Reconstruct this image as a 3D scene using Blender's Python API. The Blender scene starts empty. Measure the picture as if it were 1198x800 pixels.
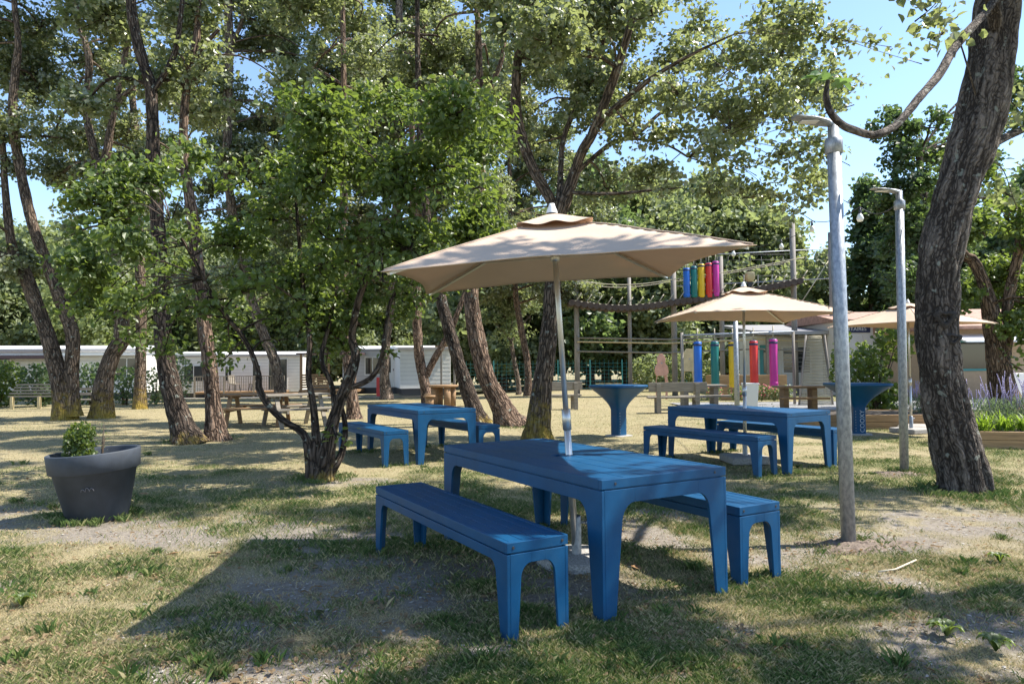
import bpy, math, random
import numpy as np
from mathutils import Matrix, Vector
R = math.radians
random.seed(7); rng = np.random.default_rng(7)
S = bpy.context.scene; C = S.collection

# ------------------------------------------------------------------ camera
FPX, PITCH, ROLL, CH = 812.2, R(2.03), R(-0.48), 1.35
cam_d = bpy.data.cameras.new('camera'); cam = bpy.data.objects.new('camera', cam_d); C.objects.link(cam)
cam_d.sensor_width = 36; cam_d.lens = 36*FPX/1198; cam_d.clip_start = .05; cam_d.clip_end = 2000
cam.matrix_world = Matrix.Translation((0, 0, CH)) @ Matrix.Rotation(R(90)+PITCH, 4, 'X') @ Matrix.Rotation(ROLL, 4, 'Z')
S.camera = cam
# ------------------------------------------------------------------ light
SUN_DIR = Vector((1.0, 0.12, 1.42)).normalized()          # towards the sun
elev = math.asin(SUN_DIR.z); az = math.atan2(SUN_DIR.x, SUN_DIR.y)
w = bpy.data.worlds.new('World'); S.world = w; w.use_nodes = True
nt = w.node_tree; bg = nt.nodes['Background']
sk = nt.nodes.new('ShaderNodeTexSky'); sk.sky_type = 'NISHITA'; sk.sun_disc = False
sk.sun_elevation = elev; sk.sun_rotation = az; sk.air_density = 1.0; sk.dust_density = 0.25; sk.ozone_density = 2.5
nt.links.new(sk.outputs[0], bg.inputs[0]); bg.inputs[1].default_value = 0.13
sd = bpy.data.lights.new('sun', 'SUN'); sd.energy = 4.7; sd.angle = R(.53); sd.color = (1, .95, .86)
sun = bpy.data.objects.new('sun', sd); C.objects.link(sun); sun.rotation_euler = SUN_DIR.to_track_quat('Z', 'Y').to_euler()
S.view_settings.view_transform = 'Standard'; S.view_settings.look = 'None'
S.view_settings.exposure = 1.22; S.view_settings.gamma = 1
S.cycles.max_bounces = 8; S.cycles.transparent_max_bounces = 8; S.cycles.diffuse_bounces = 4; S.cycles.transmission_bounces = 4

# ------------------------------------------------------------------ pixel -> world (photo 1198x800)
def ray(px, py):
    x, y = px-599, py-400
    c, s = math.cos(-ROLL), math.sin(-ROLL)
    u, v = c*x-s*y, s*x+c*y
    d = Vector((u/FPX, 1, -v/FPX)); c, s = math.cos(PITCH), math.sin(PITCH)
    return Vector((d.x, d.y*c-d.z*s, d.y*s+d.z*c))
def at(px, py, Y): d = ray(px, py); return Vector((0, 0, CH))+d*(Y/d.y)
def G(px, py, z=0): d = ray(px, py); return Vector((0, 0, CH))+d*((z-CH)/d.z)

# ------------------------------------------------------------------ noise
def _h(i, j, k):
    n = (i*374761393+j*668265263+k*2147483647+1013904223) & 0xffffffff
    n = ((n ^ (n >> 13))*1274126177) & 0xffffffff
    return ((n ^ (n >> 16)) & 0xffff)/65535.0
def vnoise(p):
    p = np.asarray(p, float); i = np.floor(p).astype(np.int64); f = p-i; f = f*f*(3-2*f); r = 0
    for a in (0, 1):
        for b in (0, 1):
            for c in (0, 1):
                wgt = (f[:, 0] if a else 1-f[:, 0])*(f[:, 1] if b else 1-f[:, 1])*(f[:, 2] if c else 1-f[:, 2])
                r = r+wgt*_h(i[:, 0]+a, i[:, 1]+b, i[:, 2]+c)
    return r
def fbm(p, o=4):
    p = np.asarray(p, float); r = 0; a = .5; t = 0
    for k in range(o): r = r+a*vnoise(p+k*17.3); t += a; a *= .5; p = p*2.03
    return r/t
def sstep(a, b, x): t = np.clip((x-a)/(b-a), 0, 1); return t*t*(3-2*t)
def gz(x, y):                                   # ground relief
    x = np.asarray(x, float); y = np.asarray(y, float)
    P = np.stack([x*.35, y*.35, x*0+3.1], -1).reshape(-1, 3)
    n = (fbm(P, 3).reshape(x.shape)-.5)*.05
    return n-0.5*sstep(28, 48, y)*sstep(4, -6, x)

# ------------------------------------------------------------------ materials
def mat(name, col, rough=.6, metal=0, var=0, vscale=8, bump=0, bscale=60, spec=.5, sheen=0, col2=None, stretch=(1, 1, 1), detail=5):
    m = bpy.data.materials.new(name); m.use_nodes = True; n = m.node_tree.nodes; l = m.node_tree.links
    b = n['Principled BSDF']; b.inputs['Base Color'].default_value = (*col, 1); b.inputs['Roughness'].default_value = rough
    b.inputs['Metallic'].default_value = metal; b.inputs['Specular IOR Level'].default_value = spec
    tc = n.new('ShaderNodeTexCoord'); mp = n.new('ShaderNodeMapping'); mp.inputs['Scale'].default_value = stretch
    l.new(tc.outputs['Object'], mp.inputs[0])
    if var or col2:
        t = n.new('ShaderNodeTexNoise'); t.inputs['Scale'].default_value = vscale; t.inputs['Detail'].default_value = detail
        t.inputs['Roughness'].default_value = .65
        l.new(mp.outputs[0], t.inputs[0]); r = n.new('ShaderNodeValToRGB'); l.new(t.outputs[0], r.inputs[0])
        c2 = col2 or tuple(c*(1+var) for c in col); c1 = col if col2 else tuple(c*(1-var) for c in col)
        r.color_ramp.elements[0].position = .35; r.color_ramp.elements[1].position = .65
        r.color_ramp.elements[0].color = (*c1, 1); r.color_ramp.elements[1].color = (*c2, 1)
        l.new(r.outputs[0], b.inputs['Base Color'])
        mr = n.new('ShaderNodeMapRange'); l.new(t.outputs[0], mr.inputs[0])
        mr.inputs[3].default_value = max(0, rough-.1); mr.inputs[4].default_value = min(1, rough+.1); l.new(mr.outputs[0], b.inputs['Roughness'])
    if bump:
        t2 = n.new('ShaderNodeTexNoise'); t2.inputs['Scale'].default_value = bscale; t2.inputs['Detail'].default_value = 6
        l.new(mp.outputs[0], t2.inputs[0]); bm = n.new('ShaderNodeBump'); bm.inputs['Strength'].default_value = bump
        bm.inputs['Distance'].default_value = .01; l.new(t2.outputs[0], bm.inputs['Height']); l.new(bm.outputs[0], b.inputs['Normal'])
    return m

def bark_mat(name, dark, light, moss=None, mossamt=.5, mossz=1.2, scale=9):
    m = bpy.data.materials.new(name); m.use_nodes = True; n = m.node_tree.nodes; l = m.node_tree.links
    b = n['Principled BSDF']; b.inputs['Roughness'].default_value = .9; b.inputs['Specular IOR Level'].default_value = .2
    tc = n.new('ShaderNodeTexCoord'); bc = n.new('ShaderNodeAttribute'); bc.attribute_name = 'bc'
    mp = n.new('ShaderNodeMapping'); mp.inputs['Scale'].default_value = (1, 1, .17); l.new(bc.outputs['Vector'], mp.inputs[0])
    mp2 = n.new('ShaderNodeMapping'); mp2.inputs['Scale'].default_value = (1, 1, .6); l.new(bc.outputs['Vector'], mp2.inputs[0])
    ns = n.new('ShaderNodeTexNoise'); ns.inputs['Scale'].default_value = scale*3.2; ns.inputs['Detail'].default_value = 7; ns.inputs['Roughness'].default_value = .7
    l.new(mp2.outputs[0], ns.inputs[0])
    wob = n.new('ShaderNodeTexNoise'); wob.inputs['Scale'].default_value = 5; wob.inputs['Detail'].default_value = 3; l.new(mp2.outputs[0], wob.inputs[0])
    vo = n.new('ShaderNodeTexVoronoi'); vo.feature = 'DISTANCE_TO_EDGE'; vo.inputs['Scale'].default_value = scale*2.4
    mx = n.new('ShaderNodeMix'); mx.data_type = 'VECTOR'; mx.inputs[0].default_value = .16 if name.startswith('grey') else .10
    l.new(mp.outputs[0], mx.inputs[4]); l.new(wob.outputs['Color'], mx.inputs[5]); l.new(mx.outputs[1], vo.inputs[0])
    vs_ = n.new('ShaderNodeMath'); vs_.operation = 'SMOOTH_MIN'; l.new(vo.outputs[0], vs_.inputs[0]); vs_.inputs[1].default_value = .22; vs_.inputs[2].default_value = .1
    ma = n.new('ShaderNodeMath'); ma.operation = 'MULTIPLY_ADD'; l.new(vs_.outputs[0], ma.inputs[0]); ma.inputs[1].default_value = 1.7 if name.startswith('grey') else 3.2
    l.new(ns.outputs[0], ma.inputs[2])
    at_ = n.new('ShaderNodeAttribute'); at_.attribute_name = 'ridge'
    ma2 = n.new('ShaderNodeMath'); ma2.operation = 'MULTIPLY_ADD'; l.new(at_.outputs['Fac'], ma2.inputs[0]); ma2.inputs[1].default_value = .45
    l.new(ma.outputs[0], ma2.inputs[2])
    mrr = n.new('ShaderNodeMapRange'); l.new(ma2.outputs[0], mrr.inputs[0]); mrr.inputs[1].default_value = .6; mrr.inputs[2].default_value = 1.65
    r = n.new('ShaderNodeValToRGB'); l.new(mrr.outputs[0], r.inputs[0])
    r.color_ramp.elements[0].position = .1; r.color_ramp.elements[1].position = .95
    r.color_ramp.elements[0].color = (*dark, 1); r.color_ramp.elements[1].color = (*light, 1)
    out = r.outputs[0]
    # pale lichen specks
    v2 = n.new('ShaderNodeTexNoise'); v2.inputs['Scale'].default_value = 11; v2.inputs['Detail'].default_value = 3; l.new(tc.outputs['Object'], v2.inputs[0])
    r3 = n.new('ShaderNodeValToRGB'); l.new(v2.outputs[0], r3.inputs[0]); r3.color_ramp.elements[0].position = .64; r3.color_ramp.elements[1].position = .7
    mm = n.new('ShaderNodeMix'); mm.data_type = 'RGBA'; l.new(r3.outputs[0], mm.inputs[0]); l.new(out, mm.inputs[6]); mm.inputs[7].default_value = (.30, .31, .26, 1)
    out = mm.outputs[2]
    if moss:
        v3 = n.new('ShaderNodeTexNoise'); v3.inputs['Scale'].default_value = 5; v3.inputs['Detail'].default_value = 9; v3.inputs['Roughness'].default_value = .8; l.new(tc.outputs['Object'], v3.inputs[0])
        sx = n.new('ShaderNodeSeparateXYZ'); l.new(tc.outputs['Object'], sx.inputs[0])
        mr = n.new('ShaderNodeMapRange'); l.new(sx.outputs[2], mr.inputs[0]); mr.inputs[1].default_value = 0; mr.inputs[2].default_value = mossz
        mr.inputs[3].default_value = mossamt; mr.inputs[4].default_value = -.05
        ad = n.new('ShaderNodeMath'); ad.operation = 'ADD'; l.new(v3.outputs[0], ad.inputs[0]); l.new(mr.outputs[0], ad.inputs[1])
        r4 = n.new('ShaderNodeValToRGB'); l.new(ad.outputs[0], r4.inputs[0]); r4.color_ramp.elements[0].position = .66; r4.color_ramp.elements[1].position = .86
        mm2 = n.new('ShaderNodeMix'); mm2.data_type = 'RGBA'; l.new(r4.outputs[0], mm2.inputs[0]); l.new(out, mm2.inputs[6]); mm2.inputs[7].default_value = (*moss, 1)
        out = mm2.outputs[2]
    l.new(out, b.inputs['Base Color'])
    bm = n.new('ShaderNodeBump'); bm.inputs['Strength'].default_value = 1; bm.inputs['Distance'].default_value = .05
    l.new(ma.outputs[0], bm.inputs['Height']); l.new(bm.outputs[0], b.inputs['Normal'])
    return m

def leaf_mat(name, top, under, trans, rough=.45, spec=.5, yellow=(.22, .2, .03)):
    m = bpy.data.materials.new(name); m.use_nodes = True; n = m.node_tree.nodes; l = m.node_tree.links
    b = n['Principled BSDF']; b.inputs['Roughness'].default_value = rough; b.inputs['Specular IOR Level'].default_value = spec
    a = n.new('ShaderNodeAttribute'); a.attribute_name = 'tint'
    r = n.new('ShaderNodeValToRGB'); l.new(a.outputs['Fac'], r.inputs[0]); cr = r.color_ramp
    cr.elements[0].position = 0; cr.elements[0].color = (*[c*.55 for c in top], 1)
    cr.elements[1].position = 1; cr.elements[1].color = (*yellow, 1)
    e = cr.elements.new(.5); e.color = (*top, 1); e = cr.elements.new(.9); e.color = (top[0]*1.7, top[1]*1.5, top[2]*1.4, 1)
    g = n.new('ShaderNodeNewGeometry'); mx = n.new('ShaderNodeMix'); mx.data_type = 'RGBA'
    l.new(g.outputs['Backfacing'], mx.inputs[0]); l.new(r.outputs[0], mx.inputs[6]); mx.inputs[7].default_value = (*under, 1)
    l.new(mx.outputs[2], b.inputs['Base Color'])
    t = n.new('ShaderNodeBsdfTranslucent'); 
    hs = n.new('ShaderNodeMix'); hs.data_type = 'RGBA'; hs.blend_type = 'MIX'; hs.inputs[0].default_value = .6
    l.new(r.outputs[0], hs.inputs[6]); hs.inputs[7].default_value = (*trans, 1); l.new(hs.outputs[2], t.inputs[0])
    ms = n.new('ShaderNodeMixShader'); ms.inputs[0].default_value = .47
    l.new(b.outputs[0], ms.inputs[1]); l.new(t.outputs[0], ms.inputs[2]); l.new(ms.outputs[0], n['Material Output'].inputs[0])
    return m

MT = {}
MT['blue'] = mat('blue_paint', (.002, .060, .152), .45, var=.14, vscale=3, bump=.06, bscale=180, spec=.3)
def dusty(m, dust, amt):
    n = m.node_tree.nodes; l = m.node_tree.links; b = n['Principled BSDF']; src = b.inputs['Base Color'].links[0].from_socket
    tc = n.new('ShaderNodeTexCoord'); a = n.new('ShaderNodeTexNoise'); a.inputs['Scale'].default_value = 9; a.inputs['Detail'].default_value = 9; a.inputs['Roughness'].default_value = .78; l.new(tc.outputs['Object'], a.inputs[0])
    sx = n.new('ShaderNodeSeparateXYZ'); l.new(tc.outputs['Object'], sx.inputs[0]); g = n.new('ShaderNodeMapRange'); l.new(sx.outputs[2], g.inputs[0]); g.inputs[1].default_value = 0; g.inputs[2].default_value = .16; g.inputs[3].default_value = .22; g.inputs[4].default_value = 0
    s_ = n.new('ShaderNodeMath'); s_.operation = 'ADD'; l.new(a.outputs[0], s_.inputs[0]); l.new(g.outputs[0], s_.inputs[1])
    r = n.new('ShaderNodeMapRange'); l.new(s_.outputs[0], r.inputs[0]); r.inputs[1].default_value = .5; r.inputs[2].default_value = .8; r.inputs[4].default_value = amt
    x = n.new('ShaderNodeMix'); x.data_type = 'RGBA'; l.new(r.outputs[0], x.inputs[0]); l.new(src, x.inputs[6]); x.inputs[7].default_value = (*dust, 1); l.new(x.outputs[2], b.inputs['Base Color'])
dusty(MT['blue'], (.05, .12, .19), .25)
MT['galv'] = mat('galvanised_steel', (.23, .25, .28), .5, .55, col2=(.42, .44, .47), vscale=45, stretch=(1, 1, .5), detail=3)
MT['alu'] = mat('brushed_aluminium', (.55, .54, .52), .38, .75, var=.08)
MT['pole_grey'] = mat('grey_weathered_pole', (.24, .215, .19), .85, var=.25, vscale=5, bump=.4, bscale=12, stretch=(1, 1, .2))
MT['canvas'] = mat('beige_canvas', (.59, .455, .345), .85, var=.05, vscale=2, bump=.12, bscale=30, spec=.15)
MT['terrazzo'] = mat('terrazzo_concrete', (.20, .19, .18), .8, col2=(.42, .40, .37), vscale=90, detail=1)
MT['pot'] = mat('dark_grey_plastic', (.038, .046, .060), .68, var=.25, vscale=4, bump=.08, bscale=90)
MT['pot_mark'] = mat('pot_embossed_mark', (.13, .13, .15), .5)
MT['soil'] = mat('potting_soil', (.06, .045, .03), .95, var=.4, vscale=30, bump=.8, bscale=60)
MT['wood_grey'] = mat('weathered_grey_wood', (.23, .20, .16), .85, var=.25, vscale=6, bump=.3, bscale=30, stretch=(.4, 4, 4))
MT['wood_warm'] = mat('warm_treated_wood', (.25, .15, .075), .8, var=.3, vscale=5, bump=.3, bscale=30, stretch=(.4, 4, 4))
MT['wood_bed'] = mat('golden_bed_timber', (.33, .205, .10), .8, var=.3, vscale=4, bump=.3, bscale=30, stretch=(.35, 4, 5))
MT['wood_pale'] = mat('pale_plywood', (.50, .40, .22), .7, var=.15, vscale=5)
MT['wood_pink'] = mat('pinkish_painted_wood', (.55, .30, .22), .7, var=.15, vscale=5)
MT['wood_dark'] = mat('dark_log', (.075, .055, .045), .9, var=.3, vscale=5, bump=.4)
MT['white_wall'] = mat('white_cladding', (.72, .70, .66), .6, var=.04, vscale=1.5)
MT['render_wall'] = mat('off_white_render', (.70, .66, .62), .9, var=.06, vscale=1.2, bump=.15, bscale=40)
MT['shaded_wall'] = mat('shaded_white_cladding', (.50, .51, .52), .6, var=.04, vscale=1.5)  # white cladding with the shade of the side away from the sun painted in
MT['roof_white'] = mat('white_roof_sheet', (.78, .78, .78), .4, var=.03)
MT['roof_grey'] = mat('grey_fascia', (.30, .29, .29), .5)
MT['maroon'] = mat('dark_maroon_fascia', (.08, .045, .045), .6)
MT['glass'] = mat('dark_window_glass', (.02, .025, .03), .08, spec=.8)
MT['teal'] = mat('teal_painted_frame', (.05, .26, .27), .5)
MT['white'] = mat('white_plastic', (.75, .74, .72), .45)
MT['worn_white'] = mat('worn_white_lettering', (.36, .42, .48), .6)
MT['rope'] = mat('pale_rope', (.45, .40, .30), .9)
MT['dark_metal'] = mat('dark_steel', (.05, .05, .055), .5, .4)
MT['navy'] = mat('navy_sign', (.02, .03, .09), .5)
MT['asphalt'] = mat('grey_track', (.22, .215, .21), .95, var=.15, vscale=3, bump=.3, bscale=40)
MT['dug_soil'] = mat('dug_soil', (.075, .052, .038), .95, col2=(.22, .17, .13), vscale=26, bump=1, bscale=50)
MT['stone'] = mat('pale_stone', (.36, .33, .29), .9, var=.25, vscale=9, bump=.4, bscale=30)
MT['bulb'] = mat('frosted_bulb', (.80, .80, .78), .25)
MT['tile'] = mat('terracotta_tile', (.36, .21, .155), .85, var=.25, vscale=6, bump=.3, bscale=20)
MT['tan_wall'] = mat('tan_render', (.46, .33, .22), .9, var=.08)
MT['awning'] = mat('white_awning', (.78, .78, .76), .8)
MT['canvas_seam'] = mat('canvas_seam', (.44, .33, .25), .9)
_m = MT['canvas'].node_tree; _tr = _m.nodes.new('ShaderNodeBsdfTranslucent'); _tr.inputs[0].default_value = (.62, .40, .24, 1); _mx = _m.nodes.new('ShaderNodeMixShader'); _mx.inputs[0].default_value = .16
_m.links.new(_m.nodes['Principled BSDF'].outputs[0], _mx.inputs[1]); _m.links.new(_tr.outputs[0], _mx.inputs[2]); _m.links.new(_mx.outputs[0], _m.nodes['Material Output'].inputs[0])
for k, c in dict(c_blue=(.01, .13, .55), c_green=(.005, .16, .14), c_yellow=(.72, .46, .01), c_red=(.62, .035, .03), c_magenta=(.50, .03, .27)).items():
    MT[k] = mat(k.replace('c_', '')+'_padded_vinyl', c, .4, var=.08, vscale=3)
LICHEN = (.36, .255, .05)
MT['bark_dark'] = bark_mat('dark_furrowed_bark', (.022, .016, .012), (.17, .125, .095), LICHEN, .22, .7)
MT['bark_brown'] = bark_mat('brown_furrowed_bark', (.045, .028, .02), (.33, .225, .16))
MT['bark_moss'] = bark_mat('lichened_bark', (.045, .033, .024), (.28, .205, .15), LICHEN, .33, 1.7)
MT['bark_grey'] = bark_mat('grey_brown_bark', (.048, .038, .032), (.39, .325, .275), scale=15)
MT['bark_pale'] = bark_mat('pale_poplar_bark', (.05, .037, .03), (.31, .24, .185), scale=7)
MT['knot_bark'] = mat('knot_bark', (.03, .024, .02), .95, var=.5, vscale=40, bump=1, bscale=60); MT['knot_hole'] = mat('knot_hole', (.006, .005, .004), 1)
MT['leaf_poplar'] = leaf_mat('poplar_leaf', (.09, .118, .048), (.29, .31, .22), (.50, .56, .18), .34, .8)
MT['leaf_broad'] = leaf_mat('broad_leaf', (.062, .105, .024), (.12, .16, .06), (.32, .42, .06), .42, .5, yellow=(.28, .30, .03))
MT['leaf_dark'] = leaf_mat('dark_leaf', (.045, .085, .03), (.10, .13, .07), (.22, .33, .08), .42, .5)
MT['leaf_far'] = leaf_mat('far_leaf', (.12, .15, .06), (.24, .28, .16), (.46, .54, .18), .5, .4)
MT['leaf_mid'] = leaf_mat('mid_leaf', (.07, .115, .04), (.14, .18, .10), (.30, .42, .12), .45, .5)
MT['leaf_lav'] = leaf_mat('grey_green_leaf', (.15, .20, .12), (.2, .24, .16), (.2, .3, .1), .7, .2)
MT['leaf_lime'] = leaf_mat('lime_strap_leaf', (.15, .25, .03), (.18, .25, .06), (.35, .5, .04), .5, .4)
MT['flower_purple'] = mat('lavender_flower', (.30, .26, .42), .8, var=.2)
MT['flower_pink'] = mat('pink_flower', (.62, .17, .20), .8, var=.2)
MT['leaf_fig'] = leaf_mat('fig_leaf', (.09, .17, .06), (.2, .28, .14), (.25, .4, .06), .5, .4)
MT['litter'] = leaf_mat('dry_litter', (.20, .13, .07), (.30, .22, .13), (.3, .2, .1), .7, .2, yellow=(.42, .32, .18))
MT['dry_leaf'] = mat('dry_fallen_leaf', (.33, .19, .09), .8, var=.3, vscale=30)

# ------------------------------------------------------------------ mesh builder
class MB:
    def __init__(s): s.v = []; s.f = []; s.sm = []
    def add(s, vs, fs, smooth=False):
        o = len(s.v); s.v += [tuple(map(float, v)) for v in vs]; s.f += [tuple(i+o for i in f) for f in fs]; s.sm += [smooth]*len(fs); return s
    def box(s, c, d, rot=None):
        M = rot or Matrix(); vs = []
        for x in (-.5, .5):
            for y in (-.5, .5):
                for z in (-.5, .5): vs.append(Vector(c)+M.to_3x3() @ Vector((x*d[0], y*d[1], z*d[2])))
        return s.add(vs, [(0, 1, 3, 2), (4, 6, 7, 5), (0, 4, 5, 1), (2, 3, 7, 6), (0, 2, 6, 4), (1, 5, 7, 3)])
    def bar(s, a, b, w_, h):
        a = Vector(a); b = Vector(b); d = b-a; q = d.to_track_quat('X', 'Z').to_matrix().to_4x4()
        return s.box((a+b)/2, (d.length, w_, h), q)
    def tube(s, pts, rad, n=10, cap=True):
        pts = [Vector(p) for p in pts]
        if not hasattr(rad, '__len__'): rad = [rad]*len(pts)
        vs = []; fs = []; T = (pts[1]-pts[0]).normalized(); U = T.orthogonal().normalized()
        for i, p in enumerate(pts):
            T = (pts[min(i+1, len(pts)-1)]-pts[max(i-1, 0)]).normalized()
            U = (U-T*U.dot(T)).normalized(); V = T.cross(U)
            for k in range(n): a = 2*math.pi*k/n; vs.append(p+(U*math.cos(a)+V*math.sin(a))*rad[i])
        for i in range(len(pts)-1):
            for k in range(n): k2 = (k+1) % n; fs.append((i*n+k, i*n+k2, (i+1)*n+k2, (i+1)*n+k))
        s.add(vs, fs, True)
        if cap:
            o = len(s.v)-len(vs); s.f += [tuple(o+k for k in reversed(range(n))), tuple(o+(len(pts)-1)*n+k for k in range(n))]; s.sm += [False]*2
        return s
    def lathe(s, prof, c=(0, 0, 0), n=32, sq=0):
        vs = []; fs = []
        for r, z in prof:
            for k in range(n):
                a = 2*math.pi*(k+.5)/n; ca, sa = math.cos(a), math.sin(a)
                if sq: m = (abs(ca)**sq+abs(sa)**sq)**(1/sq); ca /= m; sa /= m
                vs.append((c[0]+r*ca, c[1]+r*sa, c[2]+z))
        for i in range(len(prof)-1):
            for k in range(n): k2 = (k+1) % n; fs.append((i*n+k, i*n+k2, (i+1)*n+k2, (i+1)*n+k))
        return s.add(vs, fs, True)
    def prism(s, poly, O, U, V, t):            # outline in plane (U,V) at origin O, thickness t along U x V
        O = Vector(O); U = Vector(U).normalized(); V = Vector(V).normalized(); N = U.cross(V); n = len(poly)
        vs = [O+U*a+V*b for a, b in poly]+[O+U*a+V*b+N*t for a, b in poly]
        fs = [tuple(reversed(range(n))), tuple(range(n, 2*n))]+[(i, (i+1) % n, n+(i+1) % n, n+i) for i in range(n)]
        return s.add(vs, fs)
    def build(s, name, m, parent=None, bevel=0):
        me = bpy.data.meshes.new(name); me.from_pydata(s.v, [], s.f); me.update()
        me.polygons.foreach_set('use_smooth', s.sm)
        o = bpy.data.objects.new(name, me); C.objects.link(o); me.materials.append(MT[m] if isinstance(m, str) else m)
        if parent: o.parent = parent
        if bevel:
            b = o.modifiers.new('bevel', 'BEVEL'); b.width = bevel; b.segments = 2; b.limit_method = 'ANGLE'; b.angle_limit = R(35)
        return o
def npmesh(name, V, F, m, parent=None, attrs=None, smooth=False):
    """V (n,3), F (k,3|4) numpy"""
    me = bpy.data.meshes.new(name); k = F.shape[1]
    me.vertices.add(len(V)); me.vertices.foreach_set('co', V.astype(np.float32).ravel())
    me.loops.add(F.size); me.loops.foreach_set('vertex_index', F.astype(np.int32).ravel())
    me.polygons.add(len(F)); me.polygons.foreach_set('loop_start', np.arange(0, F.size, k, dtype=np.int32))
    me.polygons.foreach_set('loop_total', np.full(len(F), k, np.int32))
    me.polygons.foreach_set('use_smooth', np.full(len(F), smooth, bool))
    me.update(calc_edges=True); me.validate()
    for a, d in (attrs or {}).items():
        if d.ndim == 2: me.attributes.new(a, 'FLOAT_VECTOR', 'POINT').data.foreach_set('vector', d.astype(np.float32).ravel())
        else: me.attributes.new(a, 'FLOAT', 'POINT').data.foreach_set('value', d.astype(np.float32))
    o = bpy.data.objects.new(name, me); C.objects.link(o); me.materials.append(MT[m] if isinstance(m, str) else m)
    if parent: o.parent = parent
    return o
def tag(o, label=None, cat=None, group=None, kind=None):
    if label: o['label'] = label
    if cat: o['category'] = cat
    if group: o['group'] = group
    if kind: o['kind'] = kind
    return o
def thing(name, label, cat, loc=(0, 0, 0), rz=0, group=None):
    o = bpy.data.objects.new(name, None); C.objects.link(o); o.location = loc; o.rotation_euler = (0, 0, rz); o.empty_display_size = .2
    return tag(o, label, cat, group)
def dup(root, loc, rz, label, kids=True):
    r = root.copy(); C.objects.link(r); r.location = loc; r.rotation_euler = (root.rotation_euler.x, root.rotation_euler.y, rz); r['label'] = label
    if kids:
        for ch in list(root.children):
            c = ch.copy(); C.objects.link(c); c.parent = r
            for g in ch.children: d = g.copy(); C.objects.link(d); d.parent = c
    return r
def text_mesh(txt, size, m, parent, M, name='lettering', extrude=.002):
    cu = bpy.data.curves.new('t', 'FONT'); cu.body = txt; cu.size = size; cu.extrude = extrude; cu.align_x = 'CENTER'; cu.align_y = 'CENTER'
    t = bpy.data.objects.new('t', cu); C.objects.link(t); bpy.context.view_layer.update()
    me = bpy.data.meshes.new_from_object(t.evaluated_get(bpy.context.evaluated_depsgraph_get()))
    bpy.data.objects.remove(t); me.name = name; me.materials.clear(); me.materials.append(MT[m])
    o = bpy.data.objects.new(name, me); C.objects.link(o); o.parent = parent; o.matrix_local = M; return o

# ------------------------------------------------------------------ ground
def patch(x, y):                                # greenness 0..1 and bareness 0..1 of the lawn, the same for turf colour and blades
    P = np.stack([x*.55, y*.75, x*0], -1); Q = np.stack([x*1.9, y*2.3, x*0+9], -1); W = np.stack([x*6, y*6, x*0+5], -1)
    n = fbm(P, 3)*.55+fbm(Q, 4)*.45
    fine = fbm(W, 3)
    green = np.clip((n-.42)*4.2+.14+(fine-.5)*.9, 0, 1)
    far = sstep(8.5, 13, y)*sstep(4.6, 2.5, x-.12*(y-8))
    green = green*(1-.78*far)
    n2 = fbm(P*1.15+31, 3)*.5+fbm(Q+50, 4)*.5
    bare = np.clip((n2-.50)*6+(fine-.5)*1.6, 0, 1)*(1-.75*far)*sstep(9.5, 6.5, y)
    def blob(cx, cy, rx, ry): return np.clip(1.35-((x-cx)/rx)**2-((y-cy)/ry)**2, 0, 1)
    for b in ((-.5, 4.3, 1.6, .85), (2.75, 5.3, .7, .4), (3.5, 6.0, .5, .4), (-1.1, 3.1, .9, .3), (2.0, 4.2, .7, .5), (-2.0, 8.3, .7, .35), (-1.6, 3.6, .5, .35), (2.1, 3.4, .6, .5)):
        bare = np.maximum(bare, blob(*b)*np.clip((fine-.2)*3.2, 0, 1))
    for b in ((1.75, 4.05, .6, .45), (-.1, 3.7, .45, .3), (-2.9, 7.2, 2.2, .9), (2.3, 6.9, 1.1, .9), (4.4, 8.3, 2.0, 1.1), (5.2, 6.6, 1.2, .7), (-.8, 6.5, 1.2, .8), (3.0, 4.3, .5, .6)):
        green = np.maximum(green, blob(*b)*np.clip((fine-.1)*1.8, 0, 1)); bare = bare*(1-.6*blob(*b))
    return green, np.clip(bare, 0, 1)

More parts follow.
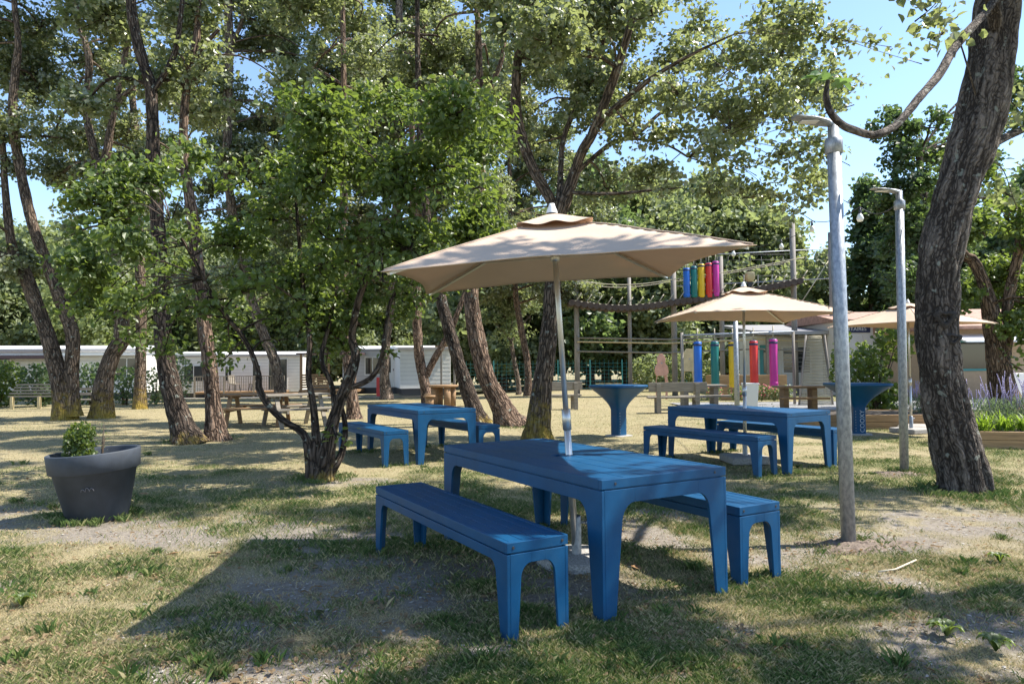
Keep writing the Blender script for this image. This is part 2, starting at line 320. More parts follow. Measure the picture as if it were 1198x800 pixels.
def ground():
    def axis(lo, hi, near, step, grow):
        a = list(np.arange(near[0], near[1]+1e-6, step)); s = step
        while a[-1] < hi: s *= grow; a.append(a[-1]+s)
        s = step
        while a[0] > lo: s *= grow; a.insert(0, a[0]-s)
        return np.array(a)
    xs = axis(-700, 700, (-8, 9), .05, 1.12); ys = axis(-300, 1400, (2.2, 14), .05, 1.08)
    X, Y = np.meshgrid(xs, ys); x = X.ravel(); y = Y.ravel()
    g, b = patch(x, y)
    z = gz(x, y)+(fbm(np.stack([x*9, y*9, x*0], -1), 3)-.5)*.018*sstep(20, 12, y)
    nx, ny = len(xs), len(ys); i = np.arange(nx*ny).reshape(ny, nx)
    F = np.stack([i[:-1, :-1], i[:-1, 1:], i[1:, 1:], i[1:, :-1]], -1).reshape(-1, 4)
    m = bpy.data.materials.new('dry_lawn'); m.use_nodes = True; n = m.node_tree.nodes; l = m.node_tree.links
    bs = n['Principled BSDF']; bs.inputs['Roughness'].default_value = .95; bs.inputs['Specular IOR Level'].default_value = .1
    tc = n.new('ShaderNodeTexCoord')
    def noise(sc, d=6, r=.65):
        t = n.new('ShaderNodeTexNoise'); t.inputs['Scale'].default_value = sc; t.inputs['Detail'].default_value = d; t.inputs['Roughness'].default_value = r; l.new(tc.outputs['Object'], t.inputs[0]); return t
    def ramp(src, p0, c0, p1, c1):
        r = n.new('ShaderNodeValToRGB'); l.new(src, r.inputs[0]); e = r.color_ramp.elements
        e[0].position = p0; e[0].color = (*c0, 1); e[1].position = p1; e[1].color = (*c1, 1); return r.outputs[0]
    def mix(f, a, b_):
        k = n.new('ShaderNodeMix'); k.data_type = 'RGBA'; l.new(f, k.inputs[0]); l.new(a, k.inputs[6]); l.new(b_, k.inputs[7]); return k.outputs[2]
    ag = n.new('ShaderNodeAttribute'); ag.attribute_name = 'green'; ab = n.new('ShaderNodeAttribute'); ab.attribute_name = 'bare'
    n1 = noise(70, 8, .75); n2 = noise(2.2); n3 = noise(28, 6, .8)
    straw = ramp(n1.outputs[0], .32, (.15, .12, .065), .66, (.41, .35, .21))
    gr = ramp(n1.outputs[0], .3, (.085, .095, .035), .7, (.28, .27, .13))
    soil = ramp(n3.outputs[0], .3, (.12, .10, .08), .7, (.34, .30, .25))
    c = mix(ag.outputs['Fac'], straw, gr); c = mix(ab.outputs['Fac'], c, soil)
    lv = n.new('ShaderNodeMapRange'); l.new(n2.outputs[0], lv.inputs[0]); lv.inputs[1].default_value = .3; lv.inputs[2].default_value = .7; lv.inputs[3].default_value = .8; lv.inputs[4].default_value = 1.12
    hv = n.new('ShaderNodeHueSaturation'); l.new(lv.outputs[0], hv.inputs['Value']); l.new(c, hv.inputs['Color']); l.new(hv.outputs[0], bs.inputs['Base Color'])
    bp = n.new('ShaderNodeBump'); bp.inputs['Strength'].default_value = .7; bp.inputs['Distance'].default_value = .02; l.new(n1.outputs[0], bp.inputs['Height']); l.new(bp.outputs[0], bs.inputs['Normal'])
    o = npmesh('lawn_ground', np.stack([x, y, z], -1), F, m, attrs={'green': g, 'bare': b}, smooth=True)
    tag(o, kind='structure')
ground()

def blades(name, n_, ylo, yhi, seed, label, hmul=1, only=None, wmul=1):
    r = np.random.default_rng(seed)
    u = r.random(n_); y = 1/(1/ylo+(1/yhi-1/ylo)*u)                    # denser near the camera
    x = (r.random(n_)*2-1)*(y*.80+.3)
    cl = fbm(np.stack([x*7, y*7, x*0+77], -1), 3)
    g, b = patch(x, y); keep = r.random(n_) < np.clip((.42+.7*g)*(1-.94*b)*(.6+1.0*np.clip(cl-.3, 0, 1)), 0, 1)
    if only is not None: keep &= only(x, y)
    x, y, g, cl = x[keep], y[keep], g[keep], cl[keep]; n = len(x); z = gz(x, y)
    h = (.011+.024*r.random(n)**1.8)*(.6+.8*g)*(.6+cl)*hmul; w_ = (.0008+.0009*r.random(n))*np.maximum(1, y/5)*wmul
    a = r.random(n)*6.283; d = np.stack([np.cos(a), np.sin(a), np.zeros(n)], -1); lean = (.25+.85*r.random(n))[:, None]*h[:, None]
    a2 = r.random(n)*6.283; L = np.stack([np.cos(a2), np.sin(a2), np.zeros(n)], -1)*lean
    B = np.stack([x, y, z-.003], -1); up = np.array([0, 0, 1])
    V = np.stack([B-d*w_[:, None], B+d*w_[:, None], B+d*w_[:, None]*.7+L*.4+up*h[:, None]*.65, B+L+up*h[:, None]*.95], 1).reshape(-1, 3)
    i = np.arange(n)*4; F = np.stack([i, i+1, i+2, i+3], -1)
    t = np.clip(.30+.75*(1-g)+r.normal(0, .33, n), 0, 1)
    return npmesh(name, V, F, 'grass', attrs={'tint': np.repeat(t, 4)})
gm = bpy.data.materials.new('grass_blade'); gm.use_nodes = True; _n = gm.node_tree.nodes; _l = gm.node_tree.links
_a = _n.new('ShaderNodeAttribute'); _a.attribute_name = 'tint'; _r = _n.new('ShaderNodeValToRGB'); _l.new(_a.outputs['Fac'], _r.inputs[0])
_e = _r.color_ramp.elements; _e[0].color = (.055, .115, .022, 1); _e[1].color = (.52, .42, .24, 1); _e[1].position = 1
_x = _r.color_ramp.elements.new(.5); _x.color = (.17, .21, .06, 1)
_b = _n['Principled BSDF']; _b.inputs['Roughness'].default_value = .6; _l.new(_r.outputs[0], _b.inputs['Base Color'])
_t = _n.new('ShaderNodeBsdfTranslucent'); _l.new(_r.outputs[0], _t.inputs[0]); _s = _n.new('ShaderNodeMixShader'); _s.inputs[0].default_value = .3
_l.new(_b.outputs[0], _s.inputs[1]); _l.new(_t.outputs[0], _s.inputs[2]); _l.new(_s.outputs[0], _n['Material Output'].inputs[0]); MT['grass'] = gm
tag(blades('lawn_grass', 1500000, 2.5, 16, 3, ''), 'short patchy half dry grass growing across the foreground lawn', 'grass', kind='stuff')
tag(blades('far_dry_grass', 160000, 14, 34, 4, '', 1.4), 'sparse straw coloured grass on the lawn beyond the tables', 'grass', kind='stuff')

def tufts(name, spots, seed, label):
    r = np.random.default_rng(seed); V, T = [], []
    for (x0, y0, r0, r1, n, hh) in spots:
        a = r.random(n)*6.283; rr = r0+(r1-r0)*r.random(n)**1.6; x = x0+rr*np.cos(a); y = y0+rr*np.sin(a)
        cl = fbm(np.stack([x*14, y*14, x*0+seed], -1), 2) > .45; x, y = x[cl], y[cl]; m = len(x); z = gz(x, y)
        h = hh*(.4+.8*r.random(m)); w_ = (.0010+.0010*r.random(m))*max(1, y0/6); a = r.random(m)*6.283; d = np.stack([np.cos(a), np.sin(a), 0*a], -1)
        a2 = r.random(m)*6.283; L = np.stack([np.cos(a2), np.sin(a2), 0*a2], -1)*((.2+.7*r.random(m))*h)[:, None]; B = np.stack([x, y, z-.004], -1); up = np.array([0, 0, 1])
        V.append(np.stack([B-d*w_[:, None], B+d*w_[:, None], B+d*w_[:, None]*.7+L*.35+up*h[:, None]*.65, B+L+up*h[:, None]*.95], 1).reshape(-1, 3)); T.append(np.repeat(np.clip(.25+r.normal(0, .25, m), 0, 1), 4))
    V = np.concatenate(V); F = np.arange(len(V)).reshape(-1, 4); tag(npmesh(name, V, F, 'grass', attrs={'tint': np.concatenate(T)}), label, 'grass', kind='stuff')
def leg_spots():
    out = []
    for (x, y), rot, ol, orr in (((.361, 4.753), 120.06, .834, .779), ((3.203, 9.633), 123.2, .80, .74), ((-1.45, 10.74), 122, .767, .70)):
        a = R(rot)
        for off, L, W in ((0, 1.9, .85), (-ol, 1.85, .30), (orr, 1.85, .30)):
            for sx in (-1, 1):
                for sy in (-1, 1): p = (x+off*math.sin(a)+sx*L/2*math.cos(a)+sy*W/2*math.sin(a), y-off*math.cos(a)+sx*L/2*math.sin(a)-sy*W/2*math.cos(a)); out.append((p[0], p[1], 0, .17, 260, .05))
    for px, py, r0, r1, n, h in ((115, 607, .22, .38, 2600, .07), (1130, 577, .27, .55, 2600, .07), (375, 560, .18, .45, 1800, .06), (222, 516, .3, .6, 1200, .05), (254, 513, .22, .5, 1000, .05), (628, 519, .3, .6, 1200, .05), (1058, 552, .05, .25, 500, .05), (600, 499, .3, .6, 900, .05)):
        g = G(px, py); out.append((g.x, g.y, r0, r1, n, h))
    r = random.Random(9)
    for k in range(110): y = 1/(1/2.7+(1/12-1/2.7)*r.random()); x = (r.random()*2-1)*y*.8; out.append((x, y, 0, .05+.10*r.random(), 60+int(90*r.random()), .035+.045*r.random()))
    return out
tufts('grass_tufts', leg_spots(), 21, 'longer green grass tufts left around table legs, trunks and the pot')
def pebbles():
    r = np.random.default_rng(5); n0 = 26000; u = r.random(n0); y = 1/(1/2.5+(1/10-1/2.5)*u); x = (r.random(n0)*2-1)*(y*.8)
    g, b = patch(x, y); k = r.random(n0) < .02+.5*b; x, y = x[k], y[k]; n = len(x); s = .003+.010*r.random(n)**4
    base = np.array([[1, 0, 0], [0, 1, 0], [-1, 0, 0], [0, -1, 0], [0, 0, .7], [0, 0, -.6]], float)
    jit = 1+r.normal(0, .22, (n, 6, 1)); V = base[None]*jit*s[:, None, None]*np.stack([1+.5*r.random(n), 1+0*x, .6+0*x], -1)[:, None, :]
    a = r.random(n)*6.28; ca, sa = np.cos(a), np.sin(a)
    V = np.stack([V[..., 0]*ca[:, None]-V[..., 1]*sa[:, None], V[..., 0]*sa[:, None]+V[..., 1]*ca[:, None], V[..., 2]], -1)
    V += np.stack([x, y, gz(x, y)+s*.3], -1)[:, None, :]
    t = np.array([[0, 1, 4], [1, 2, 4], [2, 3, 4], [3, 0, 4], [1, 0, 5], [2, 1, 5], [3, 2, 5], [0, 3, 5]])
    F = (np.arange(n)[:, None, None]*6+t[None]).reshape(-1, 3)
    tag(npmesh('gravel', V.reshape(-1, 3), F, 'stone', smooth=False), 'loose small stones scattered over the bare soil patches', 'gravel', kind='stuff')
pebbles()
def mound(px, py, w_, d_, h, seed):
    g = G(px, py); q = np.random.default_rng(seed); nr, ns_ = 14, 48; V = []; F = []
    for i in range(nr+1):
        for k in range(ns_):
            f = i/nr; a = 2*math.pi*k/ns_; rr = f*(1+.25*math.sin(3*a+seed)+.15*math.sin(5*a)); V.append((g.x+w_*rr*math.cos(a), g.y+d_*rr*math.sin(a), 0))
    V = np.array(V); f = np.repeat(np.arange(nr+1)/nr, ns_); V[:, 2] = gz(V[:, 0], V[:, 1])-.012+h*(1-f**1.5)+(fbm(V*22+seed, 4)-.45)*.06*(1-f**3)
    F = np.array([(i*ns_+k, i*ns_+(k+1) % ns_, (i+1)*ns_+(k+1) % ns_, (i+1)*ns_+k) for i in range(nr) for k in range(ns_)])
    tag(npmesh('soil_mound', V, F, 'dug_soil', smooth=True), kind='structure')
mound(1002, 640, .46, .26, .038, 1); mound(1052, 555, .42, .30, .03, 2)
# grey access track in front of the mobile homes and beyond the beds
def sheet(name, pts, m, dz=.004):
    b = MB(); b.add([(p[0], p[1], float(gz(p[0], p[1]))+.03+dz) for p in pts], [tuple(range(len(pts)))]); return tag(b.build(name, m), kind='structure')
b = MB(); xs = np.linspace(-30, -4, 27); vs = []
for x in xs:
    for y in (33.5, 38.5): vs.append((x, y, float(gz(x, y))+.035))
b.add(vs, [(2*i, 2*i+2, 2*i+3, 2*i+1) for i in range(26)]); tag(b.build('gravel_path', 'asphalt'), kind='structure')
b = MB(); xs = np.linspace(5.5, 22, 18); vs = []
for x in xs:
    for y in (19.5, 24.5): vs.append((x, y, float(gz(x, y))+.035))
b.add(vs, [(2*i, 2*i+2, 2*i+3, 2*i+1) for i in range(17)]); tag(b.build('paved_path', 'asphalt'), kind='structure')

# ------------------------------------------------------------------ blue tables and benches
def leg_panel(mb, O, U, wt, wb, fil, h, t=.012):
    """plate of a leg: outer edge vertical, width wt under the fillet, wb at the foot; U runs inwards"""
    p = [(0, 0), (wb, 0), (wt, h-fil)]
    for k in range(1, 7): a = k/6*math.pi/2; p.append((wt+fil*.8*(1-math.cos(a)), h-fil+fil*math.sin(a)))
    p += [(0, h)]
    mb.prism(p, O, U, (0, 0, 1), t)
def furniture(name, label, cat, L, W, H, slab, apron, wt, wb, fil, nplank, group, hole=False):
    t = thing(name, label, cat, group=group)
    top = MB(); g = .004; rim = .028; pw = (W-2*rim-g*(nplank+1))/nplank; LI = L-2*rim-2*g
    for sx in (-1, 1): top.box((sx*(L/2-rim/2), 0, H-slab/2), (rim, W-.0006, slab))
    for sy in (-1, 1): top.box((0, sy*(W/2-rim/2), H-slab/2), (L-2*rim-.0006, rim, slab))
    for i in range(nplank):
        y = -W/2+rim+g+pw/2+i*(pw+g)
        if hole and i == nplank//2:
            for sx in (-1, 1): top.box((sx*(LI/4+.02), y, H-slab/2), (LI/2-.04, pw, slab-.003))
            for sy in (-1, 1): top.box((0, y+sy*(pw/2-(pw-.07)/4), H-slab/2), (.079, (pw-.07)/2, slab-.003))
        else: top.box((0, y, H-slab/2), (LI, pw, slab-.003))
    for sx in (-1, 1): top.box((sx*(L/2-.022), 0, H-slab-.006), (.018, W-.06, .018)); top.box((0, sx*(W/2-.022), H-slab-.006), (L-.06, .018, .018))
    if not hole: top.box((0, 0, H-slab-.004), (L-.07, W-.07, .006))
    top.build('tabletop' if cat == 'table' else 'seat', 'blue', t, .0025)
    for sx in (-1, 1):
        for y in (-W*.40, W*.40):
            bo = MB()
            v = [(sx*(L/2+d), y+r_*math.cos(a), H-slab*.5+r_*math.sin(a)) for r_, d in ((.008, 0), (.007, .003)) for a in np.linspace(0, 6.283, 11)[:-1]]
            bo.add(v, [(k, (k+1) % 10, 10+(k+1) % 10, 10+k) for k in range(10)]+[tuple(range(10, 20))]); bo.build('screw', 'dark_metal', t)
    ap = MB(); z1 = H-slab-.008; z0 = z1-apron; th = .018
    for sy in (-1, 1): ap.box((0, sy*(W/2-th/2), (z0+z1)/2), (L-2*wt-2*fil*.8+.001, th, apron))
    we = wt-th if W > .6 else .062
    for sx in (-1, 1): ap.box((sx*(L/2-th/2), 0, (z0+z1)/2), (th, W-2*(th+.0005+we+fil*.8)+.001, apron))
    ap.build('frame', 'blue', t, .002)
    for sx in (-1, 1):
        for sy in (-1, 1):
            m = MB(); h = z1
            ww = min(wt, W*.3)
            # long side plate and end plate, butted
            O = Vector((sx*L/2, sy*W/2, 0))
            # build plates with explicit outlines so that thickness goes inwards
            def plate(U, N, wt_, wb_):
                f = fil
                p = [(0, 0), (wb_, 0), (wt_, z0-f)]
                for k in range(1, 9): a = k/8*math.pi/2; p.append((wt_+f*.8*(1-math.cos(a)), z0-f+f*math.sin(a)))
                p += [(wt_+f*.8, z1), (0, z1)]
                n = len(p); A = [O+U*a+Vector((0, 0, b)) for a, b in p]; B = [v+N*th for v in A]
                fl = (U.cross(Vector((0, 0, 1)))).dot(N) < 0
                fs = [tuple(range(n)), tuple(reversed(range(n, 2*n)))]+[(i, n+i, n+(i+1) % n, (i+1) % n) for i in range(n)]
                if not fl: fs = [tuple(reversed(f_)) for f_ in fs]
                m.add(A+B, fs)
            U1 = Vector((-sx, 0, 0)); N1 = Vector((0, -sy, 0))
            plate(U1, N1, wt, wb)
            O = Vector((sx*L/2, sy*(W/2-th-.0005), 0)); plate(Vector((0, -sy, 0)), Vector((-sx, 0, 0)), we, wb-th if W > .6 else .042)
            m.build('leg', 'blue', t, .002)
    return t
TB = dict(L=1.99, W=.915, H=.75, slab=.05, apron=.075, wt=.135, wb=.085, fil=.11, nplank=6)
BN = dict(L=1.93, W=.36, H=.49, slab=.05, apron=.05, wt=.115, wb=.07, fil=.075, nplank=4)
gt = 'blue picnic tables on the lawn'; gb = 'blue benches along the picnic tables'
TABLES = [((.361, 4.753), 120.06, .834, .779), ((3.203, 9.633), 123.2, .80, .74), ((-1.45, 10.74), 122, .767, .70)]
tab0 = furniture('picnic_table', 'large blue slatted table in the foreground with the biggest parasol through its top', 'table', **TB, group=gt, hole=True)
ben0 = furniture('garden_bench', 'nearest blue slatted bench, on the left side of the foreground table', 'bench', **BN, group=gb)
tl = [None, 'blue slatted table at right, under the smaller sunlit beige parasol', 'blue slatted table at left without a parasol, just behind the small bushy tree']
bl = [[None, 'blue bench on the right side of the foreground table, partly hidden behind its legs'],
      ['blue bench on the near side of the table under the sunlit parasol', 'sunlit blue bench on the far side of the table under the sunlit parasol'],
      ['blue bench on the near side of the table without a parasol', 'blue bench on the far side of the table without a parasol, before the leaning trunks']]
for i, ((x, y), rot, ol, orr) in enumerate(TABLES):
    a = R(rot); z = float(gz(x, y))*0
    if i == 0: tab0.location = (x, y, z); tab0.rotation_euler.z = a
    else: dup(tab0, (x, y, z), a, tl[i])
    for j, off in enumerate((-ol, orr)):
        px, py = x+off*math.sin(a), y-off*math.cos(a)
        if i == 0 and j == 0: ben0.location = (px, py, z); ben0.rotation_euler.z = a
        else: dup(ben0, (px, py, z), a, bl[i][j])

# ------------------------------------------------------------------ parasols
def parasol(loc, label, rz=0, lean=(0, 0), rim=1.95, half=1.0, top=2.46, base='round', hz=.07):
    t = thing('parasol', label, 'parasol', loc, rz, 'beige square parasols')
    LM = Matrix.Rotation(lean[1], 4, 'Y') @ Matrix.Rotation(lean[0], 4, 'X')
    def X(p): return LM @ Vector(p)
    nn = 32
    def cano(u, v, hh, zr, zt, bow=.06, sag=.03):
        # u,v in -1..1 over the square, pyramid with slightly curved panels
        m_ = max(abs(u), abs(v)); e = min(abs(u), abs(v))/max(m_, 1e-6)
        z = zt-(zt-zr)*(m_**1.12)-sag*math.sin(math.pi*min(1, m_))*(1-e*e)
        inn = 1-bow*(1-e*e)*m_*m_
        return X((u*hh*inn, v*hh*inn, z+.028*(1-e*e)*m_**6+.005*math.sin(7*u+3*v)*m_*(1-e)+.004*math.sin(11*v-5*u+1)*(1-m_*m_)))
    c = MB(); vs = []; fs = []
    for i in range(nn+1):
        for j in range(nn+1): vs.append(cano(-1+2*i/nn, -1+2*j/nn, half, rim, top-.07))
    for i in range(nn):
        for j in range(nn): q = i*(nn+1)+j; fs.append((q, q+nn+1, q+nn+2, q+1))
    k = len(vs); vs += [v-LM.to_3x3() @ Vector((0, 0, .004)) for v in vs]; fs += [tuple(k+q for q in reversed(f)) for f in fs]
    # small hem all round
    ring = [i*(nn+1) for i in range(nn+1)]+[nn*(nn+1)+j for j in range(1, nn+1)]+[i*(nn+1)+nn for i in range(nn-1, -1, -1)]+[j for j in range(nn-1, 0, -1)]
    for a_, b_ in zip(ring, ring[1:]+ring[:1]): fs.append((b_, a_, a_+k, b_+k))
    c.add(vs, fs, True); can = c.build('canopy', 'canvas', t)
    for sx in (-1, 1):
        for sy in (-1, 1):
            sm = MB(); sm.tube([cano(sx*f, sy*f, half, rim, top-.07)+LM.to_3x3() @ Vector((0, 0, .002)) for f in np.linspace(.2, .985, 14)], .0045, 6); sm.build('seam', 'canvas_seam', can)
    # vent cap with wavy edge
    v_ = MB(); vs = []; fs = []; hc = half*.25
    for i in range(9):
        for j in range(9):
            u, w2 = -1+2*i/8, -1+2*j/8; m_ = max(abs(u), abs(w2))
            th_ = math.atan2(w2, u); zz = top-.02-.10*m_**1.25+ .017*math.cos(8*th_)*m_**3
            vs.append(X((u*hc, w2*hc, zz)))
    for i in range(8):
        for j in range(8): q = i*9+j; fs.append((q, q+9, q+10, q+1))
    v_.add(vs, fs, True); o = v_.build('vent_cap', 'canvas', can); so = o.modifiers.new('thick', 'SOLIDIFY'); so.thickness = .004; su = o.modifiers.new('smooth', 'SUBSURF'); su.levels = su.render_levels = 2
    f_ = MB(); f_.lathe([(.0, .05), (.018, .047), (.024, .025), (.035, 0), (.04, -.02)], (0, 0, 0), 16); fi = f_.build('finial', 'white', t)
    fi.location = X((0, 0, top-.005))
    p = MB(); p.tube([X((0, 0, hz)), X((0, 0, 1.05))], .024, 16); p.tube([X((0, 0, 1.0)), X((0, 0, top))], .019, 16)
    p.tube([X((0, 0, .92)), X((0, 0, 1.06))], .030, 16); p.build('pole', 'alu', t)
    h = MB(); h.lathe([(.02, -.04), (.030, -.04), (.034, -.01), (.030, .03), (.02, .04)], (0, 0, 0), 12)
    hb = h.build('hub', 'alu', t); hb.location = X((0, 0, rim+.13))
    for sx in (-1, 1):
        for sy in (-1, 1):
            q = MB(); q.bar(X((.03*sx, .03*sy, top-.10)), X((sx*half*.965, sy*half*.965, rim-.012)), .022, .014)
            q.build('rib', 'alu', t)
            q = MB(); q.bar(X((.03*sx, .03*sy, rim+.12)), X((sx*half*.5, sy*half*.5, rim+(top-rim)*.46-.035)), .014, .010); q.build('strut', 'alu', t)
    if base == 'round': bz = MB(); bz.lathe([(0, .07), (.03, .07), (.26, .066), (.275, .055), (.28, 0)], (0, 0, 0), 40); bz.build('base', 'terrazzo', t)
    else: bz = MB(); bz.box((0, 0, .05), (.55, .55, .10)); bz.build('base', 'terrazzo', t, .02)
    sl = MB(); sl.lathe([(.034, .05), (.034, .32), (.028, .33), (.028, .05)], (0, 0, 0), 16); sl.tube([(.03, 0, .28), (.075, 0, .28)], .008, 8); sl.lathe([(.0, 0), (.018, 0), (.018, .02), (0, .02)], (.075, 0, .27), 8)
    sl.build('base_sleeve', 'galv', t)
    return t
parasol((.43, 4.80, 0), 'largest beige parasol, dappled with tree shadow, over the foreground table', 0, (R(2.6), R(-3.6)), 1.98, 1.01, 2.42)
parasol((3.21, 9.65, 0), 'sunlit beige parasol over the blue table at right', R(2), (0, R(.6)), 2.0, 1.02, 2.46, 'block')
parasol((7.72, 13.5, 0), 'farthest beige parasol, half hidden behind the thick leaning trunk', R(22), (0, 0), 2.08, 1.04, 2.55, 'block')

# ------------------------------------------------------------------ lamp posts
def lamp_post(px, py, tx, H_, label, head):
    g = G(px, py); t = thing('lamp_post', label, 'lamp post', g, 0, 'galvanised lamp posts')
    topp = Vector((tx-g.x, 0, H_))
    p = MB(); p.tube([(0, 0, -.05), topp*.5, topp], [.051, .051, .050], 24); p.build('pole', 'galv', t)
    c = MB(); c.lathe([(.05, 0), (.064, .005), (.064, .11), (.05, .125), (.04, .13), (.04, .24), (0, .25)], topp-Vector((0, 0, .12)), 20); c.build('collar', 'galv', t)
    h = MB(); a = topp+Vector((0, 0, .10)); o = a+Vector((-head, -.10, .03))
    n = 12; vs = []
    for i in range(n+1):
        f = i/n; q = a.lerp(o, f); w_ = .035+.05*math.sin(min(1, f*1.15)*math.pi*.85)*(f > .15); th = .032*(1-f*.75)
        for (dy, dz) in ((-w_, 0), (-w_*.6, th), (w_*.6, th), (w_, 0), (w_*.6, -th*.4), (-w_*.6, -th*.4)): vs.append(q+Vector((0, dy, dz)))
    fs = [(i*6+k, i*6+(k+1) % 6, (i+1)*6+(k+1) % 6, (i+1)*6+k) for i in range(n) for k in range(6)]+[tuple(range(5, -1, -1)), tuple(n*6+k for k in range(6))]
    h.add(vs, fs, True); hd = h.build('lamp_head', 'galv', t)
    l_ = MB(); l_.box(a.lerp(o, .62)+Vector((0, 0, -.014)), (head*.38, .07, .006)); l_.build('lens', 'white', hd)
    return t
lamp_post(993, 638, 2.455, 3.06, 'thick galvanised lamp post nearest the camera, right of the foreground table', .34)
lamp_post(1058, 552, 4.90, 3.40, 'galvanised lamp post beside the thick leaning trunk, its arm pointing left', .40)

# ------------------------------------------------------------------ big planter pot
def pot():
    g = G(115, 607); t = thing('plant_pot', 'large dark grey plastic pot with thick rim standing on the lawn at left', 'plant pot', g); t.rotation_euler = (R(1.5), R(-3.5), 0)
    H_ = .62; p = MB(); prof = [(0, 0), (.235, 0), (.245, .01), (.335, .44), (.35, .445), (.366, .455), (.378, H_-.008), (.373, H_), (.352, H_), (.345, H_-.01), (.335, .44), (.28, .30)]
    p.lathe(prof, (0, 0, 0), 64); p.build('shell', 'pot', t)
    s = MB(); s.lathe([(0, .42), (.2, .425), (.30, .415), (.325, .40)], (0, 0, 0), 40); s.build('soil', 'soil', t)
    # embossed emblem (a small three pointed scroll) on the front
    e = MB(); 
    for k, (dx, hh) in enumerate(((-.035, .03), (0, .045), (.03, .035))):
        pts = []
        for i in range(9): a = math.pi*i/8; x = .10+dx+.014*math.cos(a); z = .30+hh*math.sin(a)*.8; rr = .245+(.335-.245)*(z/.44)+.0035; pts.append((x, -math.sqrt(rr*rr-x*x), z))
        e.tube(pts, .003, 6)
    e.build('emblem', 'pot_mark', t)
    return g
PG = pot()

# ------------------------------------------------------------------ leaves and trees
def leaf_geo(P, N, size, ratio=.8, fold=.25, r=rng, simple=False, tips=None):
    n = len(P); N = N/np.linalg.norm(N, axis=1, keepdims=True)
    A = r.normal(size=(n, 3)) if tips is None else tips+r.normal(0, .5, (n, 3)); U = A-N*np.sum(A*N, 1, keepdims=True); U /= np.linalg.norm(U, axis=1, keepdims=True)+1e-9
    V = np.cross(N, U); s = size[:, None]; wd = s*ratio*.5
    if simple:
        vs = [P-U*s*.5, P+V*wd+N*wd*fold, P+U*s*.5, P-V*wd+N*wd*fold]
        i = np.arange(n)*4; F = np.stack([i, i+1, i+2, i+3], -1); return np.stack(vs, 1).reshape(-1, 3), F, 4
    vs = [P-U*s*.5, P-U*s*.22+V*wd*.95+N*wd*fold, P+U*s*.18+V*wd*.8+N*wd*fold, P+U*s*.55-N*s*.08, P+U*s*.18-V*wd*.8+N*wd*fold, P-U*s*.22-V*wd*.95+N*wd*fold]
    i = np.arange(n)*6; F = np.concatenate([np.stack([i, i+1, i+2, i+3], -1), np.stack([i, i+3, i+4, i+5], -1)]); return np.stack(vs, 1).reshape(-1, 3), F, 6

def litter():
    r = np.random.default_rng(15); n = 15000; u = r.random(n); y = 1/(1/2.6+(1/18-1/2.6)*u); x = (r.random(n)*2-1)*(y*.8)
    k = fbm(np.stack([x*1.3, y*1.3, x*0+3], -1), 3) > .44; x, y = x[k], y[k]; n = len(x)
    P = np.stack([x, y, gz(x, y)+.012+.01*r.random(n)], -1); N = r.normal(size=(n, 3))*.35+np.array([0, 0, 1])
    V, F, q = leaf_geo(P, N, (.012+.032*r.random(n)**3), .6, .4, r); t = .25+.75*r.random(n)
    tag(npmesh('leaf_litter', V, F, MT['litter'], attrs={'tint': np.repeat(t, q)}), 'scattered small dry leaves lying in the grass', 'leaf litter', kind='stuff')
litter()

def trunk_tube(path, rad, seg, nr, rough, seed, flare=0.0):
    """resampled bark tube; returns V,F,ridge"""
    P = np.array(path, float); K = len(P); t = np.linspace(0, K-1, nr)
    def cr(A):
        i = np.clip(np.floor(t).astype(int), 0, K-2); f = (t-i)[:, None] if A.ndim > 1 else t-i
        g = lambda j: A[np.clip(j, 0, K-1)]
        p0, p1, p2, p3 = g(i-1), g(i), g(i+1), g(i+2)
        return .5*(2*p1+(p2-p0)*f+(2*p0-5*p1+4*p2-p3)*f**2+(3*p1-p0-3*p2+p3)*f**3)
    Q = cr(P); rr = np.maximum(cr(np.array(rad, float)), .004)
    T = np.gradient(Q, axis=0); T /= np.linalg.norm(T, axis=1, keepdims=True)+1e-9
    U = np.zeros_like(Q); u = np.array([1., .01, 0]); 
    for k in range(nr): u = u-T[k]*u.dot(T[k]); u /= np.linalg.norm(u); U[k] = u
    W = np.cross(T, U); th = np.linspace(0, 2*np.pi, seg, endpoint=False)
    D = U[:, None]*np.cos(th)[None, :, None]+W[:, None]*np.sin(th)[None, :, None]
    s = np.concatenate([[0], np.cumsum(np.linalg.norm(np.diff(Q, axis=0), axis=1))])
    r0 = rr[:, None]*np.ones((1, seg)); pos = Q[:, None]+D*r0[..., None]
    if flare:
        lob = 1+.35*np.sin(th*5+seed)+.2*np.sin(th*3+seed*2)
        r0 = r0*(1+flare*np.exp(-s/ (rr[0]*1.1))[:, None]*lob[None, :])
    fl = pos.reshape(-1, 3).copy(); 
    big = (fbm(fl*np.array([3, 3, 1.2])+seed, 3)-.5)*.25
    bc = np.stack([(np.cos(th)[None, :]*r0), (np.sin(th)[None, :]*r0), np.repeat((s+.03*np.sin(s*3+seed))[:, None], seg, 1)], -1).reshape(-1, 3)
    q = bc*np.array([1, 1, .16])*(9/max(.35, min(1, rr[0]*3)))
    rd = 1-np.abs(fbm(q+seed*3.7, 3)*2-1)*2.2; rd = np.clip(rd, 0, 1)
    rid = (1-rd).reshape(nr, seg)
    r1 = r0*(1+big.reshape(nr, seg)+rough*(rid-.6))
    V = (Q[:, None]+D*r1[..., None]).reshape(-1, 3)
    i = np.arange(nr*seg).reshape(nr, seg); j = np.roll(i, -1, 1)
    F = np.stack([i[:-1], j[:-1], j[1:], i[1:]], -1).reshape(-1, 4)
    return V, F, np.concatenate([bc, rid.reshape(-1, 1)], 1)

